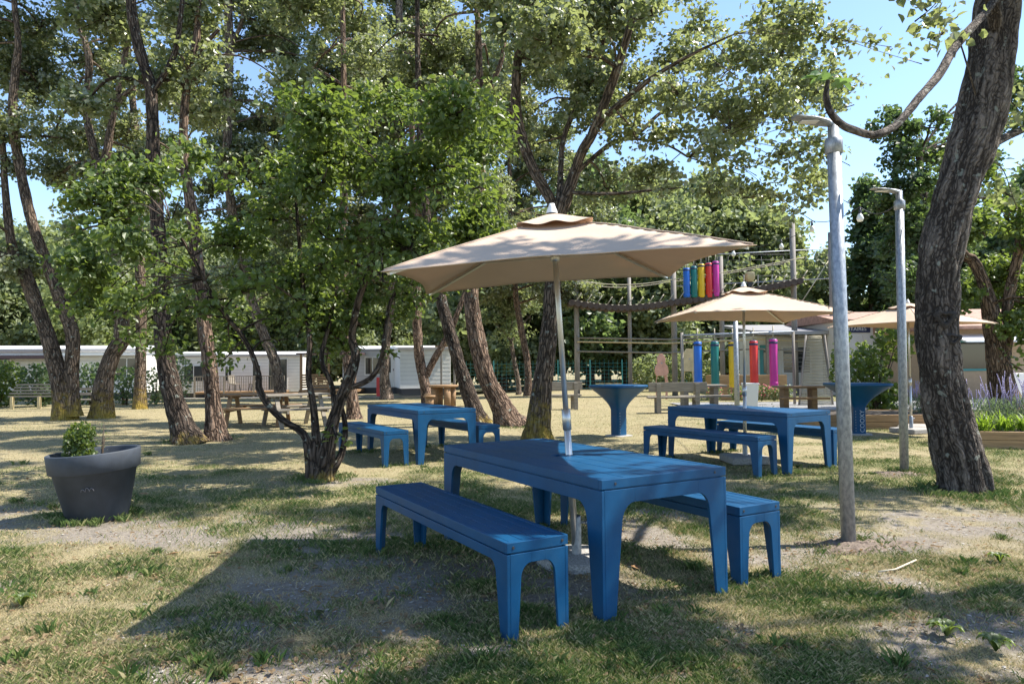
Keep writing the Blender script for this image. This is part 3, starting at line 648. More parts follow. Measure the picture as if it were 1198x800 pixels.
NTREE = [0]
def tree(name, label, base, Y, stems, clumps, bark, leaf, lsize, dens, group=None, Ng=None, rough=.10, seg=20, simple=True,
         twig=.30, flare=.35, seed=None, tintbias=.45, lpt=26, ratio=.85, cat='tree', droop=.0, limbr=1):
    """stems: lists of (px,py,width_px[,dY]); first stem's first node is the foot. clumps: (px,py,rx,ry,dY[,depth radius m]) in photo pixels at distance Y+dY"""
    NTREE[0] += 1; seed = seed or NTREE[0]; r = np.random.default_rng(seed)
    root = at(base[0], base[1], Y); root.z = float(gz(root.x, root.y)); R0 = np.array(root)
    t = thing(name, label, cat, root, 0, group)
    Vs, Fs, Rs = [], [], []; off = 0; nodes = []
    for k, st in enumerate(stems):
        path = []; rad = []
        for j, q in enumerate(st):
            dY = q[3] if len(q) > 3 else 0
            p = np.array(at(q[0], q[1], Y+dY))-R0; path.append(p); rad.append(q[2]*(.45 if limbr < 1 else .395)*(Y+dY)/FPX)
        if k == 0: path[0][2] = -.08
        L = sum(np.linalg.norm(np.array(path[i+1])-path[i]) for i in range(len(path)-1)); big = rad[0] > .1
        sg = seg if big else max(8, seg//2); nr = int(max(12, min(L*(16 if seg > 30 else 9), 260)))
        V, F, rd = trunk_tube(path, rad, sg, nr, rough if big else rough*.5, seed+k*3, flare if (k == 0 or path[0][2] < .15) else 0)
        Vs.append(V); Fs.append(F+off); Rs.append(rd); off += len(V)
        for i in range(len(path)):
            nodes.append(np.append(path[i], rad[i]))
            if i+1 < len(path):
                for f in (.33, .66): nodes.append(np.append(path[i]*(1-f)+path[i+1]*f, rad[i]*(1-f)+rad[i+1]*f))
    nodes = np.array(nodes)
    # clumps -> twigs -> leaves
    LP, LN, LS, LT, TIP = [], [], [], [], []; sc = Y/FPX
    for c in clumps:
        cy = Y+c[4]; ctr = np.array(at(c[0], c[1], cy))-R0; rx, rz = c[2]*cy/FPX, c[3]*cy/FPX; ry = c[5] if len(c) > 5 else max(rx, rz)*.8
        vol = 4.19*rx*ry*rz; nt_ = max(3, int(dens*vol**.85))
        d = r.normal(size=(nt_, 3)); d /= np.linalg.norm(d, axis=1, keepdims=True); rad_ = r.random(nt_)**.45
        tw = ctr+d*rad_[:, None]*np.array([rx, ry, rz])
        keep = fbm((tw+R0)*1.5+seed, 3)
        tw = tw[(keep > .45) | (r.random(nt_) < .15)]; tw = tw[tw[:, 2]+R0[2] > .35]; nt_ = len(tw)
        if not nt_: continue
        # limb to clump, then twigs from the limb
        dn = np.linalg.norm(nodes[:, :3]-ctr, axis=1)+np.maximum(0, nodes[:, 2]-ctr[2]-.3)*.8; nb = nodes[np.argmin(dn)]
        hub = ctr-np.array([0, 0, rz*.25]); mid = (nb[:3]+hub)/2+r.normal(0, .06, 3)*np.linalg.norm(hub-nb[:3])+np.array([0, 0, .12*np.linalg.norm(hub-nb[:3])])
        r0_ = min(nb[3]*.5, .035+.02*rx)*limbr; 
        V, F, rd = trunk_tube([nb[:3], mid, hub, hub+(hub-mid)*.4], [r0_, r0_*.7, r0_*.45, .008], 8, 14, .03, seed); Vs.append(V); Fs.append(F+off); Rs.append(rd); off += len(V)
        for i in range(0, nt_, 4):
            e = tw[i]; m2 = hub*.5+e*.5+r.normal(0, .08, 3)*rx; V, F, rd = trunk_tube([hub+(e-hub)*.02, m2, e], [r0_*.35+.004, .009*(1+sc*20), .004*(1+sc*20)], 4, 6, 0, seed); Vs.append(V); Fs.append(F+off); Rs.append(rd); off += len(V)
        n = nt_*lpt; ti = np.repeat(np.arange(nt_), lpt)
        tsz = twig*(.6+.8*r.random(nt_)); o = r.normal(size=(n, 3)); o /= np.linalg.norm(o, axis=1, keepdims=True); o *= (r.random(n)**.6)[:, None]*tsz[ti][:, None]*np.array([1, 1, .62])
        o[:, 2] -= droop*np.linalg.norm(o[:, :2], axis=1)
        LP.append(tw[ti]+o); nn_ = r.normal(size=(n, 3))*.75+np.array([0, 0, .75])+o/(tsz[ti][:, None])*.5; LN.append(nn_)
        LS.append(lsize*(.6+.7*r.random(n))); LT.append(np.clip(tintbias+r.normal(0, .16, n)+(r.random(nt_)-.5)[ti]*.3, 0, 1)*np.where(r.random(n) < .012, 0, 1)+np.where(False, 0, 0)); TIP.append(o+np.array([0, 0, -.3*twig]))
    npmesh('trunk', np.concatenate(Vs), np.concatenate(Fs), bark, t, {'ridge': np.concatenate(Rs)[:, 3], 'bc': np.concatenate(Rs)[:, :3]}, True)
    if LP:
        P_, N_, S_, T_, I_ = map(np.concatenate, (LP, LN, LS, LT, TIP)); I_ = I_/(np.linalg.norm(I_, axis=1, keepdims=True)+1e-6)
        V, F, k = leaf_geo(P_, N_, S_, ratio, .25, r, simple, I_); npmesh('crown', V, F, leaf, t, {'tint': np.repeat(T_, k)})
    return t
exec_trees = True
def fill(x0, y0, x1, y1, step, rad, dy=(-1, 1), seed=1, drop=.12, fl=1.0):
    r = random.Random(seed); out = []
    y = y0
    while y <= y1:
        x = x0+(r.random()-.5)*step
        while x <= x1:
            if r.random() > drop:
                q = rad*(.7+.6*r.random()); out.append((x+(r.random()-.5)*step*.7, y+(r.random()-.5)*step*.7, q, q*.8*fl, r.uniform(*dy)))
            x += step
        y += step*.85
    return out
GP = 'tall poplars standing around the picnic lawn'
LP_ = dict(leaf='leaf_poplar', lsize=.11, dens=68, group=GP)
tree('poplar_tree', 'forked poplar at the far left, two crossing bare stems above the hedge', (77, 487), 18.9,
     [[(76, 489, 30), (70, 450, 24), (58, 400, 21), (40, 350, 20), (28, 318, 20), (15, 292, 14), (7, 233, 10), (2, 150, 8)], [(86, 487, 20), (84, 440, 20), (85, 392, 19), (68, 343, 18), (52, 300, 16), (38, 262, 15), (24, 200, 14), (15, 140, 13), (17, 95, 12), (21, 50, 9), (15, -20, 7), (10, -150, 4)], [(28, 318, 13), (12, 303, 12), (-12, 292, 10), (-40, 270, 8)]],
     fill(-70, -200, 90, 190, 52, 34, (-.6, 2.2), 1, .1)+fill(-50, 190, 60, 330, 42, 24, (-1.5, 1.5), 2, .35), 'bark_moss', **LP_)
tree('poplar_tree', 'leaning stout poplar with lichened foot, just right of the forked poplar at far left', (120, 485), 19.4,
     [[(119, 486, 30), (122, 450, 26), (131, 415, 23), (142, 392, 22), (138, 330, 18), (122, 240, 16), (113, 190, 15)], [(113, 190, 12), (101, 130, 11), (104, 70, 10), (90, 17, 8), (80, -80, 5)], [(113, 190, 13), (124, 183, 12), (134, 127, 10), (153, 105, 8), (170, 80, 6)], [(134, 127, 9), (150, 40, 8), (155, -60, 5)]],
     fill(60, -200, 190, 200, 52, 32, (-.4, 2.4), 3, .15)+fill(80, 200, 190, 330, 46, 24, (-1.5, 2), 92, .4), 'bark_moss', **LP_)
tree('poplar_tree', 'straight slim poplar with lichened foot in front of the long white mobile home', (163, 475), 23.8,
     [[(164, 476, 19), (164, 440, 16), (165, 390, 15), (164, 320, 14), (160, 240, 12), (159, 160, 10), (150, 60, 8), (148, -60, 5)]],
     fill(120, -160, 230, 200, 50, 30, (-.3, 2.5), 5, .2), 'bark_moss', **{**LP_, 'dens': 40})
tree('poplar_tree', 'thick dark poplar leaning left from a mossy foot, left one of the close pair', (216, 515), 12.8,
     [[(222, 516, 44), (212, 495, 33), (202, 462, 28), (194, 425, 25), (189, 370, 23), (188, 320, 22), (184, 250, 20), (180, 193, 20), (177, 110, 18), (168, 75, 16), (160, 45, 15), (153, 0, 14), (150, -90, 11), (155, -230, 6)], [(177, 110, 9), (205, 60, 8), (215, -20, 6)]],
     fill(110, -330, 270, 150, 78, 42, (-.3, 2.0), 7, .3), 'bark_dark', rough=.16, **{**LP_, 'seg': 32, 'dens': 66})
tree('poplar_tree', 'upright brown poplar, right one of the close pair beside the picnic bench', (253, 512), 13.2,
     [[(254, 513, 34), (250, 480, 25), (246, 430, 22), (240, 385, 20), (234, 340, 19), (226, 260, 17), (215, 180, 15), (217, 117, 12), (224, 73, 11), (230, 43, 10), (233, 0, 9), (240, -120, 6)], [(225, 73, 7), (240, 52, 6), (256, 35, 5)]],
     fill(200, -330, 360, 130, 78, 42, (-.3, 2.0), 9, .3), 'bark_brown', rough=.15, **{**LP_, 'seg': 32, 'dens': 66})
tree('poplar_tree', 'tall pale stemmed poplar leaning left behind the two wooden picnic benches', (327, 463), 29,
     [[(329, 464, 18), (322, 425, 15), (310, 395, 14), (296, 355, 13), (280, 290, 13), (268, 220, 13), (266, 147, 13), (268, 60, 13), (267, -10, 12), (268, -120, 8)], [(272, 50, 6), (284, 20, 6), (290, -40, 5)]],
     fill(225, -160, 400, 330, 44, 30, (0, 3.5), 11, .15), 'bark_pale', **{**LP_, 'lsize': .14, 'dens': 42})
tree('poplar_tree', 'straight brown poplar trunk left of the white mobile home end wall', (413, 491), 18.4,
     [[(414, 492, 21), (412, 465, 17), (408, 430, 16), (405, 380, 15), (402, 300, 13), (402, 200, 11), (402, 100, 9), (400, -60, 6)]],
     fill(340, -180, 460, 130, 52, 32, (.3, 3), 13, .25), 'bark_brown', **{**LP_, 'dens': 56})
tree('poplar_tree', 'dark trunked poplar right before the door of the white mobile home', (452, 466), 29.6,
     [[(453, 467, 19), (450, 440, 14), (452, 400, 13), (460, 330, 12), (464, 220, 12), (468, 120, 12), (467, 60, 11), (467, -20, 10), (467, -140, 6)], [(464, 140, 6), (450, 110, 5), (430, 60, 4), (400, 25, 3)]],
     fill(370, -160, 540, 330, 44, 30, (.2, 3.5), 15, .18), 'bark_pale', **{**LP_, 'lsize': .14, 'dens': 42})
tree('poplar_tree', 'forked brown poplar by the white end wall, with one limb leaning right', (502, 472), 25,
     [[(503, 473, 21), (497, 450, 16), (491, 420, 15), (488, 380, 14), (487, 330, 12), (484, 250, 10), (482, 150, 8), (480, 20, 6)], [(499, 440, 10), (506, 424, 11), (517, 405, 10), (530, 380, 9), (545, 340, 7)]],
     fill(450, 60, 600, 340, 42, 28, (.2, 3), 17, .22), 'bark_brown', **{**LP_, 'dens': 48})
tree('poplar_tree', 'dark lichen spotted poplar leaning left, nearest behind the blue table without parasol', (561, 497), 16.6,
     [[(563, 498, 27), (553, 475, 23), (544, 448, 21), (534, 415, 19), (525, 385, 18), (516, 350, 17), (505, 300, 15), (497, 230, 13), (490, 120, 10), (488, 0, 7)]],
     fill(440, -160, 560, 120, 62, 34, (.2, 2.4), 19, .35), 'bark_dark', rough=.14, **{**LP_, 'dens': 56})
tree('poplar_tree', 'broad sunlit brown poplar leaning left with deep furrows', (598, 498), 15.9,
     [[(600, 499, 42), (588, 478, 31), (573, 450, 28), (563, 418, 26), (556, 385, 25), (552, 345, 22), (556, 280, 18), (562, 200, 15), (565, 140, 13)], [(563, 150, 11), (560, 60, 10), (558, -10, 9), (552, -140, 6)], [(563, 145, 8), (575, 100, 8), (588, 65, 7), (592, 0, 5)]],
     fill(500, -240, 620, 120, 68, 38, (.1, 2.2), 21, .35), 'bark_brown', rough=.16, **{**LP_, 'seg': 32, 'dens': 56})
tree('poplar_tree', 'thin brown poplar trunk left of the big central poplar', (618, 459), 32,
     [[(618, 460, 13), (617, 425, 10), (610, 385, 10), (603, 340, 9), (598, 250, 7), (595, 150, 5)]], fill(560, 60, 690, 340, 40, 27, (-2, 2), 23, .2), 'bark_brown', **{**LP_, 'lsize': .14, 'dens': 42})
tree('birch_tree', 'small tree with a whitish trunk far behind the leaning brown poplar', (607, 459), 34,
     [[(607, 461, 8), (606, 445, 7), (602, 425, 7), (598, 400, 5)]], [(596, 385, 28, 24, 0), (620, 365, 25, 20, .5), (575, 370, 22, 18, 0)], 'bark_pale', leaf='leaf_far', lsize=.14, dens=12)
# the central poplar behind the big parasol
tree('poplar_tree', 'great forked poplar behind the big parasol, its foot crusted with yellow lichen', (630, 517), 12.6,
     [[(628, 519, 48), (630, 492, 38), (634, 455, 31), (639, 420, 27), (644, 370, 25), (648, 310, 26), (652, 262, 27), (655, 238, 26)],
      [(650, 245, 17), (641, 228, 17), (624, 198, 16), (612, 165, 15), (604, 130, 15), (604, 90, 14), (608, 55, 13), (612, 20, 11), (618, -60, 9, .4), (622, -180, 6, .5)],
      [(658, 245, 20), (668, 215, 18), (680, 180, 15, -.2), (694, 155, 15, -.4), (712, 108, 14, -.6), (727, 65, 12, -.8), (743, 8, 11, -1), (760, -90, 8, -1.2), (770, -200, 5, -1.2)],
      [(655, 240, 12), (656, 200, 9, .3), (660, 160, 8, .5), (678, 118, 8, .7), (695, 85, 8, .9), (709, 40, 8, 1), (722, -20, 6, 1)],
      [(694, 155, 11, -.4), (710, 135, 10, -.6), (734, 115, 10, -.9), (758, 95, 8, -1.2), (784, 78, 6, -1.5), (825, 56, 4, -1.8), (860, 40, 2, -2)],
      [(672, 205, 9), (690, 188, 7, .3), (716, 168, 7, .5), (748, 155, 6, .7), (776, 131, 5, .9), (815, 126, 4, 1)],
      [(715, 166, 4, .5), (745, 163, 4, .4), (780, 170, 3, .3), (805, 184, 3, .2)]],
     fill(560, -420, 860, 0, 100, 55, (-2, 2), 31, .35)+fill(690, 0, 950, 110, 60, 40, (-1.8, .6), 32, .06)+fill(690, 110, 800, 215, 60, 33, (-.5, 1.8), 34, .35)+fill(800, 100, 950, 235, 50, 33, (-1.6, .4), 33, .06)+fill(560, 10, 700, 100, 60, 32, (-.2, 2.2), 35, .2)+fill(690, -20, 860, 160, 62, 34, (.3, 2.6), 36, .25)+fill(530, 120, 640, 220, 48, 26, (.3, 2.2), 37, .3)
     + [(975, 40, 25, 20, -1.5), (1015, 48, 18, 13, -1.6), (1040, 62, 10, 8, -1.6), (640, 40, 40, 30, -1), (680, 60, 30, 25, -1), (930, 240, 26, 20, -1), (960, 215, 18, 16, -1), (900, 215, 28, 26, -.6), (870, 190, 30, 28, -.6), (590, 30, 30, 25, -.6), (760, 210, 30, 20, 1), (960, 130, 22, 22, -1.4), (965, 175, 16, 15, -1.4), (945, 80, 24, 24, -1.4), (655, -20, 50, 30, -1.2), (600, -30, 45, 28, -.8)],
     'bark_moss', leaf='leaf_poplar', lsize=.092, dens=62, group=GP, rough=.16, seg=48, simple=False, lpt=26, twig=.32, flare=.15)
# small multi-stemmed tree in front
tree('mulberry_tree', 'small bushy tree with several crooked stems and bright broad leaves, left of the tables', (375, 560), 8.4,
     [[(377, 562, 34), (382, 530, 26), (388, 500, 19), (397, 470, 17), (406, 450, 17), (416, 418, 15), (412, 392, 12), (420, 350, 10, -.2), (440, 300, 8, -.3), (470, 240, 6, -.4)],
      [(366, 558, 20), (361, 525, 15), (354, 506, 11), (332, 492, 10), (314, 474, 10), (303, 454, 10), (303, 440, 9), (294, 412, 8), (280, 388, 8), (266, 372, 7), (245, 340, 6, -.1), (225, 300, 5, -.2), (200, 260, 4, -.3)],
      [(371, 560, 22), (370, 515, 14), (366, 470, 10), (361, 440, 9), (362, 395, 8), (355, 340, 7, .2), (350, 280, 6, .2), (345, 220, 4, .1)],
      [(404, 455, 9), (420, 450, 8), (436, 440, 8), (446, 420, 7), (450, 395, 6), (458, 350, 5, .3), (490, 300, 4, .4)],
      [(392, 485, 9), (388, 450, 8), (376, 420, 7), (385, 380, 6, .2), (395, 330, 5, .3)],
      [(385, 555, 14), (400, 530, 10, .1), (404, 500, 8, .2), (398, 470, 7, .2)]],
     fill(120, 205, 400, 300, 54, 31, (-.9, .7), 41, .18)+fill(140, 300, 400, 350, 48, 25, (-.8, .6), 42, .22)+fill(150, 355, 340, 400, 55, 17, (-.6, .3), 43, .45)
     + fill(385, 145, 575, 320, 48, 37, (-1.2, 1.0), 44, .0)+fill(400, 320, 500, 375, 38, 25, (-.6, .9), 45, .08)+fill(300, 340, 480, 425, 38, 19, (-.1, 1.0), 46, .25)+fill(120, 320, 350, 385, 48, 20, (-.3, 1.1), 47, .3)+fill(285, 385, 460, 445, 36, 16, (.1, 1.1), 48, .35)+fill(160, 360, 290, 410, 44, 15, (.2, 1.2), 49, .4)+[(430, 120, 22, 14, 0), (470, 115, 24, 14, 0), (330, 200, 30, 20, 0), (95, 230, 18, 14, 0), (100, 265, 14, 12, 0), (555, 250, 30, 40, .2), (370, 545, 14, 12, -.25), (392, 505, 10, 12, -.2), (350, 385, 26, 18, .3), (385, 400, 24, 18, .5), (375, 360, 30, 24, .3)],
     'bark_dark', leaf='leaf_broad', lsize=.074, dens=235, rough=.12, seg=24, simple=False, lpt=20, twig=.25, ratio=.75, flare=.2, tintbias=.52)
# right hand big tree
T15 = tree('poplar_tree', 'thick leaning trunk at right with rough dark bark and two knot holes', (1130, 577), 7.4,
     [[(1130, 580, 66), (1124, 545, 61), (1115, 505, 58), (1104, 455, 55), (1098, 410, 53), (1096, 360, 51), (1098, 310, 50), (1108, 262, 50), (1122, 215, 52), (1136, 175, 54), (1148, 133, 56), (1157, 80, 55), (1163, 35, 54), (1170, -10, 52), (1190, -110, 44), (1215, -260, 34), (1235, -420, 22)],
      [(1165, 30, 18, -.2), (1150, -60, 16, -.7), (1110, -150, 13, -1.2), (1060, -260, 10, -1.6)], [(1200, -120, 20), (1290, -200, 15, .2), (1380, -120, 11, -.3), (1450, -40, 7, -.6)], [(1128, 200, 16, .2), (1160, 170, 12, .6), (1200, 150, 9, 1.0)]],
     fill(1060, -560, 1480, -150, 120, 72, (-1.6, 1.6), 51, .2)+fill(1300, -120, 1520, 60, 90, 48, (-1.4, .4), 52, .3)+[(1085, 10, 22, 16, -1.2), (1100, 38, 14, 12, -1.2), (1075, -30, 40, 26, -1.3), (1020, -60, 40, 25, -1.3), (1190, 120, 20, 30, .9), (1185, 225, 16, 26, .7)],  # clumps right of the frame are unseen, added to shade the lawn
     'bark_grey', leaf='leaf_poplar', lsize=.085, dens=60, group=GP, rough=.17, seg=96, simple=False, lpt=24, flare=.0, limbr=.3)
def knots():
    for k, (px, py, r_) in enumerate(((1106, 372, .045), (1116, 396, .03))):
        c = at(px, py, 7.4-.215)
        q = np.random.default_rng(k+3); n = 28; V = []; F = []; prof = [(1.9, .0), (1.45, .012), (1.1, .014), (.8, -.004), (.5, -.03), (.05, -.04)]
        jit = 1+.22*np.sin(np.arange(n)/n*6.283*3+k)+q.normal(0, .07, n)
        for f_, z_ in prof:
            for j in range(n): a = 6.283*j/n; V.append((r_*f_*jit[j]*math.cos(a)*1.35, r_*f_*jit[j]*math.sin(a), z_))
        F = [(i*n+j, i*n+(j+1) % n, (i+1)*n+(j+1) % n, (i+1)*n+j) for i in range(len(prof)-1) for j in range(n)]
        b = MB(); b.add(V[:4*n], [f for f in F if max(f) < 4*n], True); o = b.build('knot', 'knot_bark', T15)
        o.matrix_local = Matrix.Translation(c-T15.location) @ Matrix.Rotation(R(90), 4, 'X')
        h = MB(); h.add(V[3*n:], [tuple(i-3*n for i in f) for f in F if min(f) >= 3*n]+[tuple(range(2*n, 3*n))], True); h.build('hole', 'knot_hole', o)
knots()
def curved_branch():
    r = random.Random(4); pts = [(1172, -10, 6.95), (1150, 18, 6.6), (1120, 52, 6.1), (1098, 88, 5.7), (1075, 115, 5.4), (1052, 143, 5.2), (1034, 155, 5.1), (1018, 158, 5.05), (1000, 153, 5.0), (986, 147, 4.98), (973, 134, 4.96), (967, 118, 4.96), (967, 105, 4.95), (969, 94, 4.95)]
    P = [at(*p) for p in pts]; rad = [.040, .040, .038, .035, .033, .031, .030, .029, .028, .027, .026, .024, .020, .013]
    V, F, rd = trunk_tube([np.array(p-T15.location) for p in P], rad, 16, 150, .12, 9)
    # knobbly nodes
    o = npmesh('curved_branch', V, F, 'bark_grey', T15, {'ridge': rd[:, 3], 'bc': rd[:, :3]}, True); o.location = (0, 0, 0)
    tip = np.array(P[-1]-T15.location); VV, FF, TT = [], [], []; off = 0
    for k, (dx, dz, s, rz) in enumerate(((-.10, .05, .17, 2.6), (-.13, -.0, .15, 3.0), (.10, .03, .19, .3), (.03, .06, .13, 1.2), (.07, -.09, .11, -.4), (-.03, .03, .15, 3.6), (-.05, .09, .14, 2.2))):
        # lobed fig leaf
        n = 30; th = np.linspace(0, 2*np.pi, n, endpoint=False); rr = s*(.55+.45*np.abs(np.cos(2.5*(th))))*(.85+.15*np.cos(th)); 
        L = np.stack([rr*np.cos(th)*.6+s*.35, rr*np.sin(th)*.55, -.25*(rr*np.cos(th))**2/s+.12*np.abs(np.sin(th))*rr], -1); L = np.vstack([[s*.35, 0, 0], L])
        s *= 1.5; M = np.array(Matrix.Rotation(rz, 3, 'Z') @ Matrix.Rotation(r.uniform(-.5, .2), 3, 'Y') @ Matrix.Rotation(r.uniform(-.7, .7), 3, 'X')); VV.append(L @ M.T+tip+np.array([dx*.3, 0, dz*.6]))
        FF.append(np.array([(0, 1+i, 1+(i+1) % n) for i in range(n)])+off); TT.append(np.full(n+1, .45+.25*r.random())); off += n+1
    npmesh('branch_leaves', np.concatenate(VV), np.concatenate(FF), 'leaf_fig', o, {'tint': np.concatenate(TT)})
curved_branch()
tree('leafy_tree', 'dark dense leafy tree seen behind the thick leaning trunk at right', (1100, 478), 20,
     [[(1110, 479, 20), (1108, 420, 18), (1100, 340, 15), (1085, 260, 12), (1075, 180, 9)]],
     fill(1050, 150, 1125, 340, 40, 25, (-1, 1), 61, .1)+fill(1080, 120, 1125, 150, 40, 16, (-1, 1), 62, .3)+fill(1140, 100, 1230, 250, 50, 32, (0, 2), 65, .3), 'bark_dark', leaf='leaf_dark', lsize=.14, dens=50)
tree('leafy_tree', 'forked leaning tree behind the flower bed at right edge, one pale limb to the left', (1172, 482), 17,
     [[(1178, 486, 44), (1172, 445, 34), (1166, 405, 30), (1160, 370, 26), (1150, 330, 17), (1138, 305, 15), (1128, 298, 14), (1112, 270, 10), (1100, 240, 7)], [(1172, 420, 24), (1178, 385, 19), (1180, 350, 16), (1192, 290, 13), (1205, 200, 10)]],
     fill(1135, 210, 1260, 345, 48, 30, (-2.2, .8), 63, .1)+[(1195, 385, 22, 22, -.5), (1192, 425, 16, 22, -.3), (1150, 265, 26, 22, -2), (1210, 350, 30, 30, 0)], 'bark_brown', leaf='leaf_broad', lsize=.11, dens=70, rough=.14, simple=False, tintbias=.38)
# unseen poplar added outside the frame on the right to throw dapple on the lawn
tree('poplar_tree', 'poplar outside the frame, right of the lamp post, shading the foreground', (1500, 640), 4.6,
     [[(1750, 760, 60), (1745, 500, 50), (1760, 200, 44), (1790, -200, 34), (1810, -600, 20)]], [(c[0], c[1], c[2], c[3], c[4]) for c in fill(1350, -850, 2100, -250, 190, 110, (-1.4, 1.4), 71, .48)], 'bark_grey', leaf='leaf_poplar', lsize=.11, dens=55, group=GP, seg=20)

# ------------------------------------------------------------------ far trees: three kinds, each copied as individuals
def far_kind(seed, w_, h, trunkh, leaf, bark, label, conic=False, dens=13):
    r = random.Random(seed); t = thing('background_tree', label, 'tree', group='trees standing beyond the lawn')
    V, F, rd = trunk_tube([(0, 0, -.6), (.1, 0, trunkh*.6), (0, .1, trunkh), (.15, 0, h*.8)], [.22, .18, .15, .05], 10, 20, .1, seed); npmesh('trunk', V, F, bark, t, {'ridge': rd[:, 3], 'bc': rd[:, :3]}, True)
    q = np.random.default_rng(seed); n = 60 if not conic else 46; c = []
    for i in range(n):
        z = trunkh+(h-trunkh)*r.random(); f = (z-trunkh)/(h-trunkh); rr = w_*(math.sin(math.pi*min(1, f*.85+.18))**.7 if not conic else (1-f)*.9+.12)
        a = r.random()*6.28; k = r.random()**.5; c.append((rr*k*math.cos(a), rr*k*math.sin(a), z, w_*.28*(.6+.7*r.random())*(1 if not conic else .7)))
    c = np.array(c); tn = int(dens*28); tw = []; 
    ci = q.integers(0, n, n*tn//10); d = q.normal(size=(len(ci), 3)); d /= np.linalg.norm(d, axis=1, keepdims=True)
    tw = c[ci, :3]+d*(q.random(len(ci))**.4)[:, None]*c[ci, 3:4]*np.array([1, 1, .7]); lp = 9; ti = np.repeat(np.arange(len(tw)), lp)
    P = tw[ti]+q.normal(0, .22, (len(ti), 3)); N = q.normal(size=P.shape)*.9+np.array([.25, -.45, .45]); Sz = .25*(.6+.7*q.random(len(P)))
    Vv, Ff, k = leaf_geo(P, N, Sz, .8, .25, q, True); T = np.clip(.45+q.normal(0, .15, len(P))+(q.random(len(tw))-.5)[ti]*.4, 0, 1)
    npmesh('crown', Vv, Ff, leaf, t, {'tint': np.repeat(T, k)}); return t
# x px, distance, rotation, scale, kind, label
KINDS = [far_kind(1, 2.9, 8, 1.0, 'leaf_far', 'bark_brown', 'x'), far_kind(2, 2.6, 9.5, 1.6, 'leaf_mid', 'bark_dark', 'x'), far_kind(3, 1.5, 10, .8, 'leaf_dark', 'bark_dark', 'x', True)]
KN = ['pale green bushy tree', 'dark green leafy tree', 'narrow pointed dark tree']
FAR = [(-40, 52, 1.49, 0, 'at the left edge beyond the long white mobile home'), (45, 55, 1.65, 0, 'behind the roof left of the forked poplar'), (105, 50, 1.40, 0, 'showing between the forked and leaning poplars'), (190, 56, 1.73, 0, 'beyond the thick dark poplar trunk'),
       (245, 60, 1.65, 0, 'beyond the close pair of poplars'), (300, 58, 1.56, 0, 'right above the deck of the small mobile home'), (355, 60, 1.73, 0, 'beyond the right end of the small mobile home'), (405, 56, 1.56, 0, 'behind the left corner of the white mobile home'),
       (460, 58, 1.40, 0, 'behind the roof of the white mobile home'), (545, 46, 1.32, 0, 'in sun behind the leaning brown poplar'), (590, 44, 1.56, 0, 'tallest in the gap left of the central poplar'), (640, 48, 1.50, 0, 'hidden mostly by the central poplar trunk'),
       (690, 43, 1.50, 1, 'beyond the first climbing post'), (735, 46, 1.70, 0, 'beyond the rope bridge'), (785, 44, 1.45, 0, 'beyond the middle climbing post'), (830, 47, 1.75, 0, 'behind the upper coloured tubes'),
       (880, 46, 1.50, 0, 'above the top of the sunlit parasol'), (925, 50, 1.10, 0, 'beyond the roof of the washroom building'), (975, 48, 1.15, 0, 'behind the nearest lamp post above the tiled roof'), (1022, 44, 1.35, 2, 'standing against the sky right of the nearest lamp post'),
       (1044, 48, 1.20, 2, 'beside the arm of the farther lamp post'), (1085, 42, 1.25, 1, 'behind the thick leaning trunk'), (1150, 44, 1.30, 0, 'above the tiled house at right'), (1225, 42, 1.40, 1, 'at the right edge beyond the tiled house'),
       (0, 68, 2.07, 0, 'in the second row above the far left hedge'), (75, 66, 1.95, 0, 'in the second row through the fork of the far left poplar'), (150, 68, 2.13, 0, 'in the second row above the slim lichened poplar'), (220, 70, 2.07, 0, 'in the second row left of the close poplar pair'), (330, 72, 2.20, 0, 'in the second row above the small mobile home'), (500, 66, 1.83, 0, 'in the second row left of the leaning dark poplar'), (430, 70, 1.95, 0, 'in the second row above the white mobile home'), (570, 64, 2.07, 0, 'in the second row between the leaning poplars'),
       (710, 60, 2.30, 0, 'in the second row high above the second climbing post'), (760, 62, 2.40, 0, 'in the second row left of the upper coloured tubes'), (850, 62, 2.30, 0, 'in the second row above the loudspeaker'), (905, 60, 1.50, 0, 'in the second row left of the tallest climbing post'), (1180, 58, 1.30, 0, 'in the second row above the tan house')]
used = set()
for i, (px, Y, s, k, lab) in enumerate(FAR):
    s *= .97 if s < 2 else .95; X = (px-599)/FPX*Y; loc = (X, Y, float(gz(X, Y))); L = KN[k]+' '+lab
    if k not in used: used.add(k); o = KINDS[k]; o.location = loc; o.rotation_euler.z = i*1.7; o['label'] = L
    else: o = dup(KINDS[k], loc, i*1.7, L)
    o.scale = (s*1.05, s*1.05, s)

